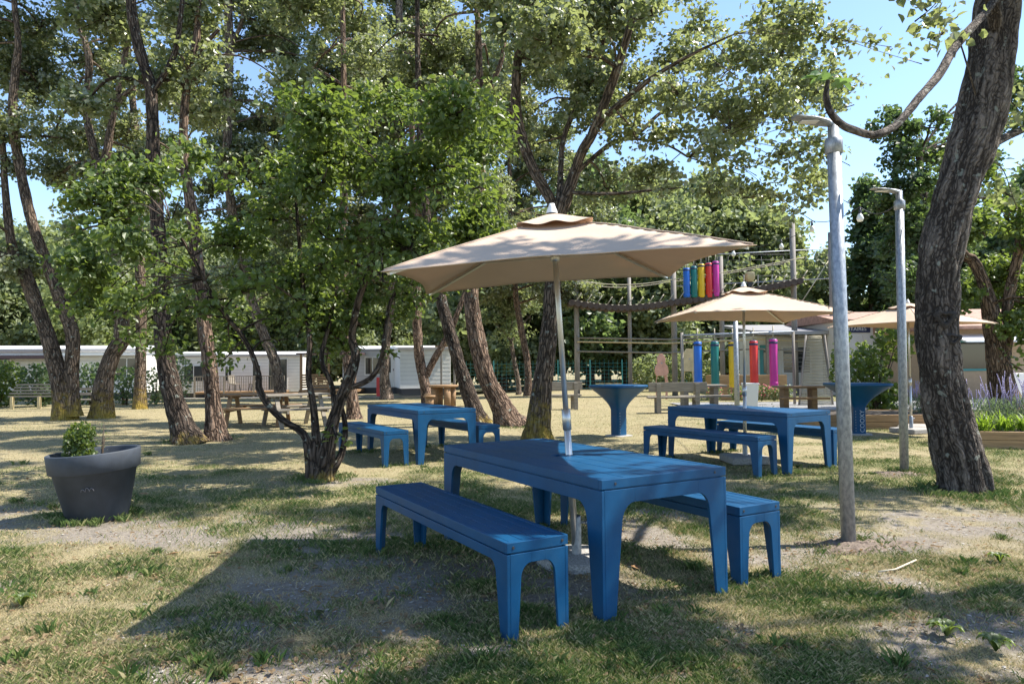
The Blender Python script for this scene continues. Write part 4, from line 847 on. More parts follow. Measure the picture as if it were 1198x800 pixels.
def shrub(name, label, cat, c, w_, d_, h, leaf, lsize, n, seed, group=None, stems=5, tint=.45, upright=0, stemmat='bark_dark', simple=True, ratio=.8, rz=0, hole=.42, nf=2.2, lumps=0):
    q = np.random.default_rng(seed); t = thing(name, label, cat, c, rz, group); b = MB()
    for i in range(stems):
        a = q.random()*6.28; k = q.random()**.5*.6; e = Vector((w_/2*k*math.cos(a), d_/2*k*math.sin(a), h*(.55+.35*q.random()))); b.tube([(e.x*.25, e.y*.25, -.03), e*.5+Vector((0, 0, h*.05)), e], [.012*h+.004, .008*h+.003, .003], 5)
    b.build('stem', stemmat, t)
    P = q.random((n*4, 3))*2-1; rr = np.sqrt((np.abs(P)**2.6).sum(1)); P = P[rr < 1]
    if lumps:
        cs = q.normal(0, .42, (lumps, 3)); cs[:, 2] = np.clip(cs[:, 2]*1.3-.1, -.8, .8); ok = np.zeros(len(P), bool)
        for c_ in cs: ok |= ((P-c_)**2).sum(1) < (.18+.22*q.random())**2*2
        P = P[ok]

    W = P*np.array([w_/2, d_/2, h/2])+np.array([0, 0, h/2]); keep = fbm(W*nf+seed*5, 3)+.12*np.abs(P).max(1) > hole; W = W[keep][:n]; m = len(W)
    N = q.normal(size=(m, 3))*.8+np.array([0, 0, .7]); tips = None
    if upright: tips = np.tile([0, 0, 1.6], (m, 1))+(W-W.mean(0))*.5; N = q.normal(size=(m, 3))
    V, F, k = leaf_geo(W, N, lsize*(.6+.8*q.random(m)), ratio, .25, q, simple, tips)
    npmesh('foliage', V, F, leaf, t, {'tint': np.repeat(np.clip(tint+q.normal(0, .16, m), 0, 1), k)}); return t
shrub('box_shrub', 'small box shrub growing in the dark grey pot', 'shrub', PG+Vector((-.17, 0, .42)), .27, .26, .46, 'leaf_broad', .030, 1500, 3, None, 12, .34, 1, simple=False, hole=.44, nf=10)
shrub('thin_weed', 'wispy thin weed growing behind the pot shrub', 'plant', PG+Vector((-.08, .16, .42)), .16, .1, .46, 'leaf_far', .016, 70, 4, None, 2, .5)
# hedges along the long mobile home
GH = 'hedges in front of the long white mobile home'
for i, (x0, x1, Y, y1, lf, lab) in enumerate(((-40, 28, 26, 421, 'leaf_broad', 'clipped sunlit green hedge at the far left edge'), (28, 66, 26, 424, 'leaf_dark', 'green hedge just left of the forked poplar, above a slatted platform'), (88, 128, 27, 424, 'leaf_dark', 'loose dark shrub between the forked poplar and the leaning poplar'), (130, 162, 27, 428, 'leaf_dark', 'dark shrub between the leaning and the slim poplar'), (170, 196, 27, 428, 'leaf_far', 'narrow shrub between the slim poplar and the thick dark poplar'), (196, 222, 29, 415, 'leaf_far', 'light green bush left of the small mobile home'))):
    a = at(x0, 460, Y); b_ = at(x1, 460, Y); h = at(x0, y1, Y).z-float(gz(a.x, Y)); w_ = b_.x-a.x
    shrub('hedge', lab, 'hedge', ((a.x+b_.x)/2, Y, float(gz(a.x, Y))), w_, 1.4, h, lf, .13, int(w_*h*(560 if i < 2 else 330)), 20+i, GH, 6, .42, hole=.30 if i < 2 else .46, nf=1.4)
shrub('leafy_bush', 'bright green sprawling bush against the washroom wall behind the farther lamp post', 'bush', G(1040, 497)+Vector((.75, 1.9, .1)), 2.1, 1.5, 2.2, 'leaf_broad', .11, 2300, 31, None, 11, .66, simple=False, hole=.46, nf=2.4, lumps=16)
shrub('leafy_bush', 'low sunlit bush behind the wooden figures of the climbing course', 'bush', at(785, 455, 36)*Vector((1, 1, 0)), 4.5, 1.5, 2.0, 'leaf_far', .16, 2600, 32, None, 5, .6, hole=.46)

# ------------------------------------------------------------------ flower beds
def bed(label, a, b_, h, depth, plants=True, nb=2):
    a = Vector(a); b_ = Vector(b_); t = thing('raised_bed', label, 'flower bed', a, math.atan2(b_.y-a.y, b_.x-a.x), 'timber edged flower beds'); L = (b_-a).length
    for k in range(nb):
        m = MB(); hh = h/nb; m.box((L/2, 0, hh*(k+.5)), (L, .05, hh-.006)); m.build('board', 'wood_bed', t, .004)
    m = MB(); 
    for x in (0, L): m.box((x, depth/2+.03, h/2), (.05, depth, h-.01))
    m.box((L/2, depth+.03, h/2), (L, .05, h-.01)); m.build('side_board', 'wood_bed', t, .004)
    m = MB()
    for x in np.arange(.3, L, 1.5): m.box((x, -.045, h/2), (.06, .035, h+.01))
    if False: m.build('post', 'wood_bed', t)
    s = MB(); s.box((L/2, depth/2, h-.05), (L-.06, depth-.02, .06)); s.build('soil', 'soil', t); return t
A1, B1 = G(1132, 524), G(1330, 530); bed('near timber edged flower bed right of the thick trunk, full of lavender', (A1.x, A1.y, 0), (B1.x, B1.y+.2, 0), .27, 1.3)
A2, B2 = G(978, 502), G(1110, 502); bed('low timber bed wall behind the square blue stand', (A2.x-.3, A2.y, 0), (B2.x, B2.y, 0), .30, 1.6)
A3 = at(862, 470, 24); B3 = at(934, 470, 24); bed('raised timber planter in front of the washroom building below the hanging tubes', (A3.x, 26.5, 0), (B3.x+.6, 26.5, 0), .95, 1.2)
def lavender(label, c, w_, d_, h, seed, group):
    t = shrub('lavender_plant', label, 'plant', c, w_, d_, h*.75, 'leaf_lav', .075, int(900*w_*d_*h*4), seed, group, 4, .5, 1, ratio=.22, hole=.36, nf=5)
    q = np.random.default_rng(seed); b = MB()
    for i in range(int(26*w_/.6)):
        x, y = (q.random()-.5)*w_, (q.random()-.5)*d_; lx, ly = q.normal(0, .10, 2); z0 = h*.5; z1 = h*(.85+.4*q.random())
        b.tube([(x, y, z0), (x+lx, y+ly, z1)], [.004, .004], 4)
        for k in range(5): f = .55+.45*k/5; p = Vector((x+lx*f, y+ly*f, z0+(z1-z0)*f)); b.lathe([(0, -.014), (.008, -.004), (.007, .008), (0, .016)], p, 5)
    b.build('flower_spikes', 'flower_purple', t); return t
for i, (x, y, w_, h, lab) in enumerate(((4.72, 9.55, .6, .55, 'silvery lavender right beside the thick trunk'), (5.35, 9.8, .8, .75, 'tall flowering lavender with purple spikes in the near bed'), (6.1, 9.75, .8, .85, 'lavender with the longest purple spikes at the right picture edge'), (7.0, 9.9, .8, .7, 'lavender at the right end of the near bed'))):
    lavender(lab, (A1.x+x-4.72+.25, A1.y+.75, .2), w_, .7, h, 70+i, 'lavender plants in the near flower bed')
for i, (x, lab) in enumerate(((1078, 'grey green lavender left of the farther parasol pole'), (1092, 'grey green lavender just left of the thick trunk'))):
    p = at(x, 490, A2.y+.7); lavender(lab, (p.x, p.y, .24), .55, .5, .6, 80+i, 'lavender plants behind the low timber wall')
def strap(label, c, seed, n=70, L=.38):
    q = np.random.default_rng(seed); t = thing('daylily_plant', label, 'plant', c, 0, 'lime green strap leaved plants'); V, F, T = [], [], []; off = 0
    for i in range(n):
        a = q.random()*6.28; l_ = L*(.6+.6*q.random()); w_ = .011; o = np.array([q.normal(0, .07), q.normal(0, .06), 0]); d = np.array([math.cos(a), math.sin(a), 0]); s = np.array([-d[1], d[0], 0]); b = .35+.6*q.random()
        for k in range(5):
            f = k/4; p = o+d*l_*b*f**1.3+np.array([0, 0, l_*(f-.45*b*f*f*f)]); ww = w_*(1-f**2)+.001; V += [p-s*ww, p+s*ww]
        F += [(off+2*k, off+2*k+1, off+2*k+3, off+2*k+2) for k in range(4)]; off += 10; T += [.4+.3*q.random()]*10
    npmesh('leaves', np.array(V), np.array(F), 'leaf_lime', t, {'tint': np.array(T)}); return t
for i, x in enumerate((.12, .48, .85, 1.25, 1.7, 2.1)):
    strap(['lime green strap leaved clump touching the thick trunk', 'lime green strap leaved clump, second from the thick trunk', 'lime green strap leaved clump in the middle of the near bed', 'lime green strap leaved clump below the purple spikes', 'lime green strap leaved clump at the right picture edge', 'lime green strap leaved clump past the picture edge'][i], (A1.x+x+.25, A1.y+.22, .24), 90+i, 75)
for i, (px, lab) in enumerate(((890, 'pink flowering plant below the red tube'), (905, 'pink flowering plant below the magenta tube'), (921, 'pale flowering plant beside the leaning post'), (862, 'pink flowering plant right of the steel post'), (835, 'reddish plant left of the steel post'))):
    p = at(px, 460, 25.3); z = .05; t = shrub('flowering_plant', lab, 'plant', (p.x, p.y, z), .62, .5, .55, 'leaf_far', .08, 330, 100+i, 'flowering plants before the raised timber planter', 3, .3)
    q = np.random.default_rng(i); b = MB()
    for k in range(26): b.lathe([(0, -.02), (.035, 0), (.03, .02), (0, .03)], ((q.random()-.5)*.6, (q.random()-.5)*.45-.05, .15+.42*q.random()), 6)
    b.build('flowers', 'flower_pink' if i != 2 else 'white', t)
st = MB(); st.lathe([(0, .12), (.25, .115), (.34, .09), (.38, 0)], (0, 0, 0), 9); o = st.build('stone_slab', 'stone'); o.location = G(1072, 503); tag(o, 'flat pale stone slab at the foot of the farthest parasol', 'stone')

# ------------------------------------------------------------------ blue funnel shaped standing tables with the word on the stem
def stand(label, px, py, w_, rz, g, word):
    p = G(px, py); t = thing('standing_table', label, 'standing table', p, rz, g); H_ = .98
    c = MB(); n = 26; prof = [(.115, .02), (.115, .50)]+[(.115+(w_/2-.115)*(f**1.25), .50+(H_-.055-.50)*f**.8) for f in np.linspace(.06, 1, 10)]
    c.lathe(prof, (0, 0, 0), 4*9, sq=7); c.build('funnel', 'blue', t)
    tp = MB(); tp.lathe([(w_/2-.03, H_-.055), (w_/2+.012, H_-.05), (w_/2+.012, H_-.012), (w_/2, H_), (0, H_)], (0, 0, 0), 4*9, sq=7); tp.build('tabletop', 'blue', t)
    b = MB(); b.lathe([(0, .022), (.2, .022), (.205, .015), (.205, 0)], (0, 0, 0), 4*9, sq=7); b.build('base_plate', 'terrazzo', t)
    m = MB()
    for k in range(8): m.lathe([(0, .004), (.008, .003), (.009, 0)], (0, 0, 0), 8)
    for k in range(8):
        m.box((-.085, -.1165, .08+k*.052), (.012, .004, .012))
    m.build('bolts', 'galv', t)
    if word: text_mesh('COOXY', .115, 'worn_white', t, Matrix.Translation((.035, -.1215, .26)) @ Matrix.Rotation(R(90), 4, 'X') @ Matrix.Rotation(R(90), 4, 'Z'))
    return t
stand('blue funnel shaped standing table between the central poplar and the grey wooden bench', 724, 510, .86, R(38), 'blue funnel shaped standing tables', False)
stand('square blue funnel shaped standing table behind the nearest lamp post', 1004, 508, 1.0, R(-4), 'blue funnel shaped standing tables', True)

# ------------------------------------------------------------------ wooden picnic benches
def a_frame(label, c, rz, m, L=1.8, group='wooden picnic tables', panel=False):
    t = thing('wooden_picnic_table', label, 'picnic table', c, rz, group)
    b = MB(); 
    for k in range(5): b.box((0, -.30+k*.15, .74), (L, .14, .04))
    b.build('tabletop', m, t, .004)
    for s in (-1, 1):
        b = MB(); b.box((0, s*.66, .44), (L, .13, .04)); b.box((0, s*.80, .44), (L, .13, .04)); b.build('seat', m, t, .004)
    for sx in (-1, 1):
        for s in (-1, 1): b = MB(); b.bar((sx*L*.34, s*.24, .72), (sx*L*.34, s*.62, 0), .09, .045); b.build('leg', m, t)
        b = MB(); b.box((sx*(L*.34-.05), 0, .40), (.045, 1.72, .09)); b.box((sx*(L*.34-.05), 0, .69), (.045, .68, .07)); b.build('crossbar', m, t)
    return t
g_ = G(292, 500); a_frame('weathered wooden picnic table beside the close pair of poplars', (g_.x, 16.6, 0), R(6), 'wood_warm', 1.7)
g_ = G(338, 500); a_frame('wooden picnic table seen end on behind the crooked stem of the small tree', (g_.x+.05, 16.2, 0), R(38), 'wood_grey', 1.5)
def back_bench(label, px, Y, rz, L):
    p = at(px, 470, Y); t = thing('backrest_bench', label, 'bench', (p.x, Y, 0), rz, 'grey park benches with backrests')
    b = MB(); b.box((0, -.02, .74), (L, .04, .26)); b.build('backrest', 'wood_grey', t, .006)
    b = MB(); b.box((0, .25, .44), (L, .42, .05)); b.build('seat', 'wood_grey', t, .006)
    for s in (-1, 1): b = MB(); b.box((s*L*.33, -.07, .42), (.12, .06, .84)); b.box((s*L*.33, .36, .21), (.12, .10, .41)); b.box((s*L*.33, .15, .38), (.12, .38, .06)); b.build('leg', 'wood_grey', t, .006)
    return t
back_bench('grey wooden bench with backrest, facing away, right of the blue standing table', 793, 19.5, R(-3), 1.62)
back_bench('grey wooden bench half hidden behind the big parasol pole', 658, 21.5, R(8), 1.25)
def grey_table(label, px, Y, L, m='wood_grey', rz=0):
    p = at(px, 470, Y); t = thing('park_table', label, 'table', (p.x, Y, 0), rz, 'grey park tables by the benches')
    b = MB(); b.box((0, 0, .72), (L, .7, .06)); b.build('tabletop', m, t, .006)
    for s in (-1, 1): b = MB(); b.box((s*L*.3, 0, .345), (.14, .5, .68)); b.build('leg', m, t, .01)
    b = MB(); b.box((0, -.62, .43), (L, .28, .05)); b.build('seat', m, t, .006)
    return t
grey_table('grey park table just behind the bench with backrest', 818, 21.2, 1.5)
grey_table('low pale park table behind the blue table with parasol', 934, 19.4, 1.25, 'wood_warm', R(-8))
def log_table():
    p = G(528, 470); t = thing('log_table', 'rustic round wooden table on log legs beside the leaning dark poplar', 'table', (p.x, 24, 0))
    b = MB(); b.lathe([(0, .74), (.5, .74), (.52, .72), (.5, .66), (0, .66)], (0, 0, 0), 24); b.build('tabletop', 'wood_warm', t)
    for k in range(4): a = k*1.57+.5; b = MB(); b.tube([(math.cos(a)*.34, math.sin(a)*.34, 0), (math.cos(a)*.34, math.sin(a)*.34, .66)], .12, 12); b.build('leg', 'wood_warm', t)
    for k in range(3):
        a = k*2.1+.1; s = thing('log_stool', ['log stool left of the rustic round table', 'log stool behind the rustic round table', 'log stool right of the rustic round table'][[2, 1, 0][k]], 'stool', (p.x+math.cos(a)*.95, 24+math.sin(a)*.95, 0), 0, 'log stools around the rustic table')
        b = MB(); b.tube([(0, 0, 0), (0, 0, .36)], .14, 12); b.build('log_base', 'wood_warm', s); b = MB(); b.lathe([(0, .42), (.2, .42), (.2, .36), (0, .36)], (0, 0, 0), 16); b.build('seat', 'wood_warm', s)
log_table()
def bin_():
    p = at(878, 470, 18.5); t = thing('white_planter', 'square white tapered planter behind the sunlit parasol pole', 'planter', (p.x, 18.5, 0))
    b = MB(); b.lathe([(0, 0), (.18, 0), (.24, .78), (.24, .82), (.26, .82), (.26, .86), (.21, .86), (.2, .7), (0, .7)], (0, 0, 0), 4, sq=0); o = b.build('shell', 'white', t, .008); o.data.polygons.foreach_set('use_smooth', [False]*len(o.data.polygons))
bin_()

# ------------------------------------------------------------------ mobile homes
def home(name_, label, corner, rz, L, D, H_, wall, feats, roofm='roof_white', z0=0):
    t = thing('mobile_home', label, 'mobile home', (corner[0], corner[1], z0), rz, 'white mobile homes along the track')
    b = MB(); b.box((L/2, D/2, .35+(H_-.35)/2), (L, D, H_-.35)); b.build('wall', wall, t, .01)
    b = MB(); b.box((L/2, D/2, .18), (L-.2, D-.2, .34)); b.build('underside', 'dark_metal', t)
    b = MB(); b.prism([(-.12, 0), (D+.12, 0), (D+.12, .05), (D/2, .26), (-.12, .05)], (-.1, 0, H_), (0, 1, 0), (0, 0, 1), L+.2); o = b.build('roof', roofm, t)
    b = MB(); b.box((L/2, -.14, H_-.02), (L+.2, .03, .13)); b.build('fascia', 'roof_grey', t)
    # horizontal cladding lines
    b = MB()
    for z in np.arange(.6, H_-.1, .2): b.box((L/2, -.003, z), (L-.02, .008, .012))
    b.build('cladding_lines', 'roof_grey', t)
    for k, x, z, w_, h, m in feats:
        f = MB(); f.box((x, -.012, z+h/2), (w_+.12, .03, h+.12)); fo = f.build(k, 'white' if m != 'teal' else 'teal', t, .004)
        if k == 'window' or k == 'glass_door':
            g = MB(); g.box((x, -.03, z+h/2), (w_, .012, h)); g.build('pane', 'glass', fo); q = MB(); q.box((x, -.04, z+h/2), (.04, .012, h)); q.build('mullion', 'white', fo)
        if k == 'door':
            q = MB(); q.box((x, -.036, z+h*.62), (w_*.3, .012, h*.45)); q.build('pane', 'glass', fo); q = MB(); q.box((x+w_*.38, -.05, z+h*.48), (.03, .04, .12)); q.build('handle', 'dark_metal', fo)
    return t
hz0 = float(gz(-20, 36)); X = lambda px, Y: (px-599)/FPX*Y
lh = home('a', 'long white mobile home with white roof behind the hedges at left', (X(-90, 33.5), 33.5), R(12), X(150, 33.5)-X(-90, 33.5), 3.6, 2.55, 'white_wall', [('window', 3, 1.2, 1.4, .9, ''), ('window', 9, 1.2, 1.4, .9, ''), ('door', 6, .45, .8, 1.9, '')], z0=hz0)
b = MB(); b.box((3.2, -.55, 2.18), (5.6, 1.0, .16)); b.build('maroon_canopy', 'maroon', lh)
b = MB(); b.box((10.1, -.4, 2.3), (7.5, .8, .10)); b.build('awning', 'awning', lh)
hz = float(gz(-18, 46)); x0 = X(213, 44); x1 = X(352, 44)
mh = home('b', 'small mobile home with a railed wooden deck right of the close poplar pair', (x0, 43.4), R(11), x1-x0, 4, 2.72, 'white_wall', [('window', .95, 1.1, 1.1, .95, ''), ('window', 3.0, 1.1, .35, .9, ''), ('window', 4.7, 1.1, .45, .95, ''), ('glass_door', 6.0, .5, 1.1, 1.95, '')], z0=hz)
b = MB(); b.box((4.1, -1.2, .42), (5.2, 2.2, .10)); b.build('deck', 'wood_warm', mh)
b = MB(); 
for x in np.arange(1.6, 6.8, .13): b.box((x, -2.27, .95), (.035, .03, .85))
for x in (1.55, 3.2, 4.9, 6.65): b.box((x, -2.27, .72), (.09, .09, 1.4))
b.box((4.1, -2.27, 1.40), (5.2, .06, .05)); b.build('railing', 'wood_grey', mh)
def patio_chair(label, loc, rz):
    t = thing('patio_chair', label, 'chair', loc, rz, 'chairs on the deck of the small mobile home')
    b = MB(); b.box((0, 0, .45), (.48, .45, .05)); b.build('seat', 'wood_grey', t); b = MB(); b.bar((0, .22, .45), (0, .34, .98), .46, .04); b.build('backrest', 'wood_grey', t)
    for sx in (-1, 1):
        for sy in (-1, 1): b = MB(); b.bar((sx*.2, sy*.18, .43), (sx*.24, sy*.24, 0), .04, .04); b.build('leg', 'dark_metal', t)
patio_chair('brown chair on the deck behind the railing, left one', (x0+3.9, 42.6, hz+.47), R(60)); patio_chair('brown chair on the deck behind the railing, right one', (x0+5.0, 42.8, hz+.47), R(-50))
# covered wooden deck right of it
def covered_deck():
    t = thing('covered_deck', 'covered wooden deck with tall posts, seen through the small tree', 'deck', (X(352, 37), 37, float(gz(-11, 37))), R(-2))
    for x in (0, 1.5, 2.9): b = MB(); b.box((x, 0, 1.15), (.10, .10, 2.3)); b.build('post', 'wood_warm', t)
    b = MB(); b.box((1.45, .9, .35), (3.1, 1.9, .12)); b.build('floor', 'wood_warm', t); b = MB(); b.box((1.45, .9, 2.34), (3.3, 2.2, .08)); b.build('roof', 'maroon', t)
    b = MB()
    for k in range(6): b.box((.75, 0, .55+k*.13), (1.38, .03, .09))
    b.build('slat_panel', 'wood_warm', t); b = MB(); b.box((2.2, -.35, .12), (1.2, .3, .06)); b.box((2.2, -.1, .24), (1.2, .3, .06)); b.build('steps', 'wood_warm', t)
covered_deck()
c3 = at(468, 461, 34.5); z3 = 0
m3 = home('c', 'white mobile home seen corner on behind the trees at centre left', (c3.x, c3.y), R(14), X(523, 36)-X(468, 36)+.1, 8, 2.35, 'white_wall', [], z0=-.05)
home('d', 'white mobile home wall, its shade painted as grey, just left of the corner on white one', (X(398, 38), 38.5), R(-3), X(468, 38)-X(398, 38), 3.5, 2.45, 'shaded_wall', [('window', 1.7, 1.1, .8, .9, ''), ('door', 2.6, .45, .7, 1.85, '')], z0=-.1)
b = MB(); b.box((0, 0, .45), (.28, .2, .9)); o = b.build('red_gas_cabinet', 'c_red', None, .02); o.location = (X(444, 33), 33, 0); tag(o, 'small red cabinet standing before the white mobile home', 'cabinet')
def pergola():
    t = thing('pergola_frame', 'thin wooden frame with two posts right of the white mobile home', 'frame', (X(516, 29), 29, 0))
    for x in (0, .55): b = MB(); b.box((x, 0, 1.1), (.08, .08, 2.2)); b.build('post', 'pole_grey', t)
    b = MB(); b.box((.25, 0, 2.22), (1.0, .08, .07)); b.build('beam', 'wood_warm', t)
pergola()
def platform():
    t = thing('slatted_platform', 'low slatted timber platform with pale posts under the hedge left of the forked poplar', 'platform', (X(20, 24.5), 24.5, float(gz(-16, 24.5))))
    b = MB()
    for k in range(5): b.box((.9, .1*k-.2, .45+k*.10), (2.1, .05, .05))
    b.build('slats', 'wood_grey', t)
    for x in (0, .95, 1.9): b = MB(); b.box((x, -.22, .22), (.09, .09, .44)); b.build('post', 'wood_pale', t)
platform()
def ladder_bench(px, Y, label):
    t = thing('slatted_bench', label, 'bench', (X(px, Y), Y, 0), R(10))
    for k in range(4): pass
    b = MB(); b.box((0, 0, .42), (.9, .34, .04)); b.build('seat', 'wood_grey', t)
    b = MB(); b.box((0, .2, .6), (.9, .04, .09)); b.box((0, .2, .75), (.9, .04, .09)); b.build('backrest', 'wood_grey', t)
    for s in (-1, 1): b = MB(); b.box((s*.36, .02, .2), (.06, .3, .4)); b.build('leg', 'wood_grey', t)
ladder_bench(100, 22, 'low slatted bench between the forked and the leaning poplar')

# ------------------------------------------------------------------ washroom building and house at right
def washroom():
    Y = 30; x0, x1 = X(905, Y), X(1066, Y); L = x1-x0; H_ = 3.15
    t = thing('washroom_building', 'off white washroom building with navy sign and tiled roof behind the lamp posts', 'building', (x0, Y, 0), R(-1))
    # front wall: left porch part set back, right part plain
    b = MB(); b.box((L*.72, 2.5, H_/2), (L*.56, 5, H_)); b.build('wall', 'render_wall', t)
    b = MB(); b.box((L*.22, 3.6, 1.35), (L*.43, 2.6, 2.7)); b.build('wall', 'white_wall', t)
    b = MB(); b.prism([(-.35, 0), (5.4, 0), (5.4, .10), (2.6, .62), (-.35, .10)], (L*.40, 0, H_), (0, 1, 0), (0, 0, 1), L*.64); b.build('roof', 'tile', t)
    b = MB(); b.prism([(-.1, -.06), (5.4, .55), (5.4, .68), (-.1, .08)], (-.5, .6, 2.72), (0, 1, 0), (0, 0, 1), L*.44+.5); b.build('porch_roof', 'roof_grey', t)
    for x in (.0, L*.42): b = MB(); b.box((x, .75, 1.36), (.12, .12, 2.72)); b.build('post', 'wood_grey', t)
    f = MB(); f.box((.55, 2.27, 1.25), (.75, .06, 2.0)); f = f.build('door', 'teal', t); q = MB(); q.box((.55, 2.23, 1.5), (.45, .02, 1.1)); q.build('pane', 'glass', f)
    f = MB(); f.box((1.85, 2.27, 1.55), (1.35, .06, 1.3)); f = f.build('window', 'white', t); q = MB(); q.box((1.85, 2.23, 1.55), (1.2, .02, 1.15)); q.build('pane', 'glass', f)
    q = MB()
    for k in range(6): q.box((1.85, 2.20, 1.05+k*.2), (1.2, .03, .02))
    q.build('louvres', 'galv', f)
    s = MB(); s.box((L*.44+.77, -.03, 2.84), (1.5, .04, .30)); so = s.build('sign_board', 'navy', t, .004)
    text_mesh('SANITAIRES', .225, 'white', so, Matrix.Translation((L*.44+.77, -.053, 2.84)) @ Matrix.Rotation(R(90), 4, 'X'))
washroom()
def house():
    Y = 26; x0 = X(1095, Y); t = thing('tiled_house', 'tan walled house with teal window and terracotta roof at the right edge', 'house', (x0, Y, 0)); L = 7
    b = MB(); b.box((L/2, 2.5, 1.3), (L, 5, 2.6)); b.build('wall', 'tan_wall', t)
    b = MB(); b.prism([(-.6, 0), (5.6, 0), (5.6, .1), (2.5, .95), (-.6, .1)], (-.3, 0, 2.6), (0, 1, 0), (0, 0, 1), L+.6); b.build('roof', 'tile', t)
    f = MB(); f.box((1.45, -.02, 1.62), (1.5, .06, 1.15)); f = f.build('window', 'teal', t, .005); q = MB(); q.box((1.45, -.055, 1.62), (1.3, .02, .98)); q.build('pane', 'glass', f)
    a = MB(); a.prism([(0, 0), (-1.1, -.28), (-1.1, -.34), (0, -.06)], (.4, -.05, 2.42), (0, 1, 0), (0, 0, 1), 2.9); a.build('awning', 'awning', t)
    w2 = MB(); w2.box((1.0, -2.2, .5), (3.4, .12, 1.0)); o = w2.build('low_wall', 'render_wall', None, .02); o.location = (x0+.3, Y-.9, 0); o.rotation_euler.z = R(14); tag(o, 'low bright white wall in front of the tan house', 'wall')
house()

# ------------------------------------------------------------------ climbing course
YC = 31
def post(px, ptop, w_, m, label, Y=YC, lean=0):
    x = X(px, Y); H_ = at(px, ptop, Y).z; t = MB(); t.tube([(0, 0, -.1), (lean*.5, 0, H_*.5), (lean, 0, H_)], [w_/2, w_/2*.96, w_/2*.9], 14)
    o = t.build('climbing_post', m); o.location = (x, Y, 0); return tag(o, label, 'post', 'tall posts of the climbing course')
post(675, 322, .24, 'pole_grey', 'leftmost tall climbing post, right of the big parasol pole'); post(737, 310, .18, 'pole_grey', 'second tall climbing post, above the blue standing table')
post(789, 296, .26, 'pole_grey', 'tall climbing post left of the upper coloured tubes'); post(845, 300, .22, 'pole_grey', 'tall climbing post between the green and yellow tubes')
post(930, 258, .26, 'pole_grey', 'tallest climbing post rising above the sunlit parasol'); post(975, 272, .26, 'pole_grey', 'tall climbing post just left of the nearest lamp post')
post(861, 372, .13, 'galv', 'slim galvanised post beside the pole of the sunlit parasol', 17.5)
def bars():
    t = thing('balance_rails', 'double wooden handrail of the lower course at parasol rim height', 'rails', (X(675, YC), YC-.2, 0)); L = X(976, YC)-X(675, YC)
    for z, m in ((2.55, 'wood_grey'), (2.38, 'wood_pale'), (1.95, 'wood_grey')):
        a = MB(); a.tube([(0, 0, z+.05), (L*.35, 0, z-.05), (L*.7, 0, z+.1), (L, 0, z-.1)], .035, 8); a.build('rail', m, t)
    t = thing('rope_bridge', 'dark rope bridge strung between the tall posts above the lower course', 'rope bridge', (X(668, YC), YC-.25, 0)); L = X(935, YC)-X(668, YC)
    zf = lambda x: 4.12-.30*math.sin(min(1, x/ (L*.45))*math.pi)*.8+ (0.0 if x < L*.45 else .9*((x-L*.45)/(L*.55))**1.2)
    a = MB()
    for x in np.arange(0, L, .27): a.tube([(x, -.55, zf(x)), (x, .55, zf(x))], .145, 10)
    a.build('log_treads', 'wood_dark', t)
    for s in (-1, 1): a = MB(); a.tube([(x, s*.45, zf(x)+.1) for x in np.linspace(0, L, 24)], .025, 6); a.build('rope', 'rope', t); a = MB(); a.tube([(x, s*.5, zf(x)+1.0) for x in np.linspace(0, L, 24)], .018, 6); a.build('hand_rope', 'rope', t)
    for x in np.arange(.2, L, .45): a = MB(); a.tube([(x, -.48, zf(x)+.12), (x+.22, -.5, zf(x)+.45)], .022, 5); a.build('lashing', 'rope', t)
    # safety net and cables
    t = thing('safety_net', 'dark safety net and cables hanging high between the right hand climbing posts', 'net', (X(790, YC), YC+.2, 0)); L = X(976, YC)-X(790, YC); a = MB()
    for x in np.arange(0, L, .5): a.tube([(x, 0, 5.35), (x, 0, 6.3)], .010, 4)
    for z in np.arange(5.35, 6.35, .24): a.tube([(0, 0, z), (L, 0, z)], .010, 4)
    a.build('mesh', 'dark_metal', t); 
    for z in (6.55, 5.2): a = MB(); a.tube([(0, 0, z-.3), (L*.5, 0, z-.15), (L, 0, z)], .022, 6); a.build('cable', 'galv', t)
    for x in (L*.45, L*.54, L*.63): a = MB(); a.tube([(x, 0, 5.4), (x, 0, 4.6)], .03, 6); a.build('hanging_rope', 'rope', t)
    a = MB(); a.tube([(L, 0, 6.1), (L*.72, -.8, 3.6)], .02, 5); a.build('stay', 'rope', t)
bars()
CN = [('c_blue', 'blue'), ('c_green', 'green'), ('c_yellow', 'yellow'), ('c_red', 'red'), ('c_magenta', 'magenta')]
def tube_(px, py0, py1, Y, w_, m, label, g):
    a = at(px, py0, Y); z1 = at(px, py1, Y).z; H_ = a.z-z1; t = thing('padded_tube', label, 'hanging tube', (a.x, Y, z1), random.uniform(-.5, .5), g)
    b = MB(); b.lathe([(0, 0), (w_*.46, 0), (w_/2, .03), (w_/2, H_-.03), (w_*.46, H_), (0, H_)], (0, 0, 0), 20); b.build('pad', m, t)
    b = MB(); b.lathe([(0, H_+.03), (w_*.30, H_+.03), (w_*.47, H_+.002)], (0, 0, 0), 14); b.build('cap', 'navy', t)
    for f in (.07, .93): b = MB(); b.lathe([(w_/2, H_*f-.035), (w_/2+.006, H_*f-.03), (w_/2+.006, H_*f+.03), (w_/2, H_*f+.035)], (0, 0, 0), 20); b.build('strap', 'navy' if f > .5 else m, t)
    b = MB(); b.tube([(0, 0, H_), (0, 0, H_+.45)], .02, 6); b.build('rope', 'rope', t)
    if g.startswith('lower'): b = MB(); b.tube([(0, 0, -.02), (0, 0, 0)], .02, 6)
